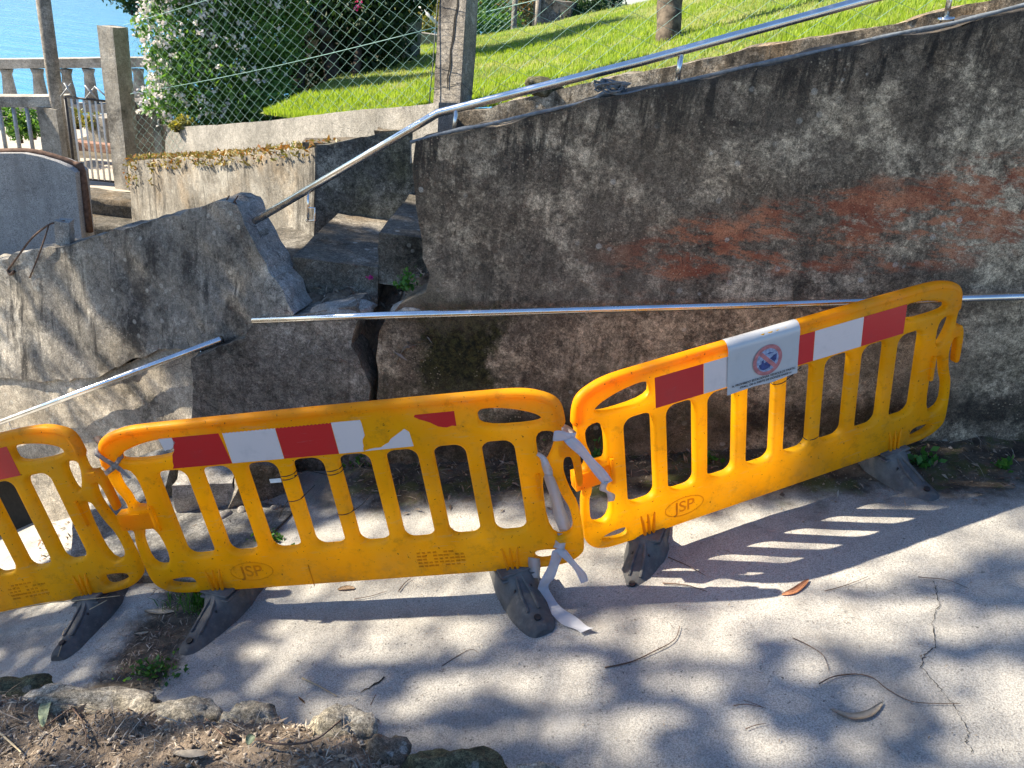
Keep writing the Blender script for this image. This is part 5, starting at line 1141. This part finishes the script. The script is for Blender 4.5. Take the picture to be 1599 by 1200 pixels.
# cracks in the road
def road_crack(P, w0, label):
    bm = bmesh.new(); Q = []
    for a, b in zip(P, P[1:]):
        A, Bp = G(*a), G(*b); n = 8; Q += [A.lerp(Bp, k / n) + Vector((random.uniform(-.005, .005), random.uniform(-.005, .005), 0)) for k in range(n)]
    prev = None
    for i, q in enumerate(Q):
        wd = w0 * random.uniform(.3, 1.4); z = road_z(q.x, q.y) + .004; t = (Q[min(i + 1, len(Q) - 1)] - Q[max(0, i - 1)]); s = Vector((-t.y, t.x, 0)).normalized() * wd
        r = [bm.verts.new((q.x + s.x, q.y + s.y, z)), bm.verts.new((q.x - s.x, q.y - s.y, z))]
        if prev: bm.faces.new((prev[0], prev[1], r[1], r[0]))
        prev = r
    o = bm_obj('road_crack', bm, MT['dark']); o['kind'] = 'structure'
road_crack([(1459, 906), (1466, 942), (1456, 975), (1462, 1010), (1444, 1022), (1437, 1042), (1462, 1070), (1488, 1100), (1498, 1118), (1513, 1146), (1508, 1160), (1520, 1180)], .0015, '')
road_crack([(600, 1060), (560, 1085)], .004, ''); road_crack([(385, 868), (410, 830), (440, 790)], .006, '')

# ------------------------------------------------------------------ eucalyptus out of frame whose crown dapples the road
eu = empty('eucalyptus_tree', (-10.6, .2, -3), 'tall eucalyptus left of the picture that dapples the road with shade', 'tree')
bm = bmesh.new(); tube(bm, smooth_path([(-10.6, .2, -3.6), (-10.5, .25, 0), (-10.4, .3, 4), (-10.2, .4, 8), (-10.0, .6, 11)], 4), [.26] * 4 + [.22] * 4 + [.17] * 4 + [.09] * 4 + [.04], 10); rough(bm, .02, 4)
into(bm_obj('trunk', bm, MT['bark'], None, True), eu)
# leaves fill the crown except for the gaps through which the sun reaches the road
GAPS = [(600, 915, 190, 32), (640, 955, 170, 24), (640, 1000, 150, 34), (450, 1005, 52, 48), (420, 1060, 25, 18), (690, 1078, 60, 26), (735, 1072, 45, 22), (610, 1106, 55, 18), (1010, 985, 100, 40), (870, 1062, 95, 40), (870, 1140, 62, 22), (960, 1152, 45, 24),
        (1120, 1000, 70, 34), (1240, 955, 110, 34), (1290, 985, 60, 22), (1410, 955, 80, 24), (1370, 1008, 62, 24), (1530, 975, 90, 26), (1570, 1095, 120, 66), (1470, 1075, 55, 20), (1370, 1085, 48, 18), (1255, 1046, 48, 18), (1160, 1130, 38, 40), (1215, 1172, 60, 26), (1560, 1185, 80, 30), (1380, 1130, 60, 16),
        (1230, 855, 340, 62), (1040, 885, 110, 40), (1480, 830, 160, 40), (620, 850, 250, 46), (860, 880, 90, 40), (1180, 915, 140, 30), (330, 780, 110, 60), (60, 905, 60, 20), (150, 870, 50, 24), (730, 1150, 40, 12), (60, 1150, 90, 40), (330, 1170, 90, 24), (1040, 1120, 40, 18), (1100, 1060, 40, 14), (1330, 1180, 40, 14), (180, 1085, 80, 14), (520, 1110, 40, 20)]
GP = []
for gx_, gy_, rx_, ry_ in GAPS:
    c = PL(gx_, gy_, (-.238, 0, 1), (0, 0, .054)); a = PL(gx_ + rx_, gy_, (-.238, 0, 1), (0, 0, .054)); b = PL(gx_, gy_ - ry_, (-.238, 0, 1), (0, 0, .054))
    GP.append((c.x, c.y, abs(a.x - c.x) * 1.04, abs(b.y - c.y) * 1.05))
for gx_, gy_, rx_, ry_ in [(60, 1165, 90, 40), (300, 1165, 110, 24), (180, 1085, 90, 16), (330, 1090, 70, 14), (480, 1120, 70, 26), (520, 1090, 50, 16), (440, 1180, 60, 14), (180, 1190, 70, 14)]:
    N_ = (-.238, 0, 1); q_ = (0, 0, .43); c = PL(gx_, gy_, N_, q_); a = PL(gx_ + rx_, gy_, N_, q_); b = PL(gx_, gy_ - ry_, N_, q_)
    GP.append((c.x + .40, c.y - .04, abs(a.x - c.x) * 1.2, abs(b.y - c.y) * 1.5))
GP = np.array(GP)
def lit(gx, gy):
    if 3.75 < gy <= 4.95 and gx < 1.1:
        if gx > -1.45 + .25 * noise.noise(Vector((gy * 4, 1, 1))): return False
        return noise.noise(Vector((gx * 4.5, gy * 7, 9))) + .4 * noise.noise(Vector((gx * 9, gy * 12, 2))) > -.26
    if gy > 4.95: return True
    wob = .30 * noise.noise(Vector((gx * 3.1, gy * 3.9, .7))) + .22 * noise.noise(Vector((gx * 8, gy * 9, 5)))
    if gy > 3.75: return noise.noise(Vector((gx * 2.6, gy * 3.4, 9))) + .4 * noise.noise(Vector((gx * 6, gy * 7, 2))) > -.02
    return (((gx - GP[:, 0]) / GP[:, 2]) ** 2 + ((gy - GP[:, 1]) / GP[:, 3]) ** 2).min() < 1 + wob
SUNH = (TO_SUN.x, TO_SUN.y, TO_SUN.z); cent = []
while len(cent) < 21000:
    gx, gy = rng.uniform(-3.0, 3.6), rng.uniform(1.0, 4.95)
    if lit(gx, gy) and (gy > 4.95 or rng.uniform() > .07): continue
    if gy < 3.75 and noise.noise(Vector((gx * 7.5, gy * 9.5, 12))) > .30: continue
    x = rng.uniform(-10.4, -8.6); t = (x - gx) / SUNH[0]
    cent.append(np.array((x, gy + SUNH[1] * t, .054 + .238 * gx + SUNH[2] * t)))
bm = bmesh.new()
for q in cent[::320]:
    s_ = np.array((-10.35, .35, max(1.5, q[2] - 1.2))); m = (s_ + q) / 2 + (0, 0, .3); tube(bm, smooth_path([s_, m, q], 3), [.022, .02, .018, .014, .010, .007, .005], 5)
into(tag(bm_obj('branch', bm, MT['bark'], None, True), kind='stuff'), eu)
it = iter(cent); leaves(len(cent), lambda: next(it), .15, MT['leafeuc'], 'crown', eu, .34, 1.0)
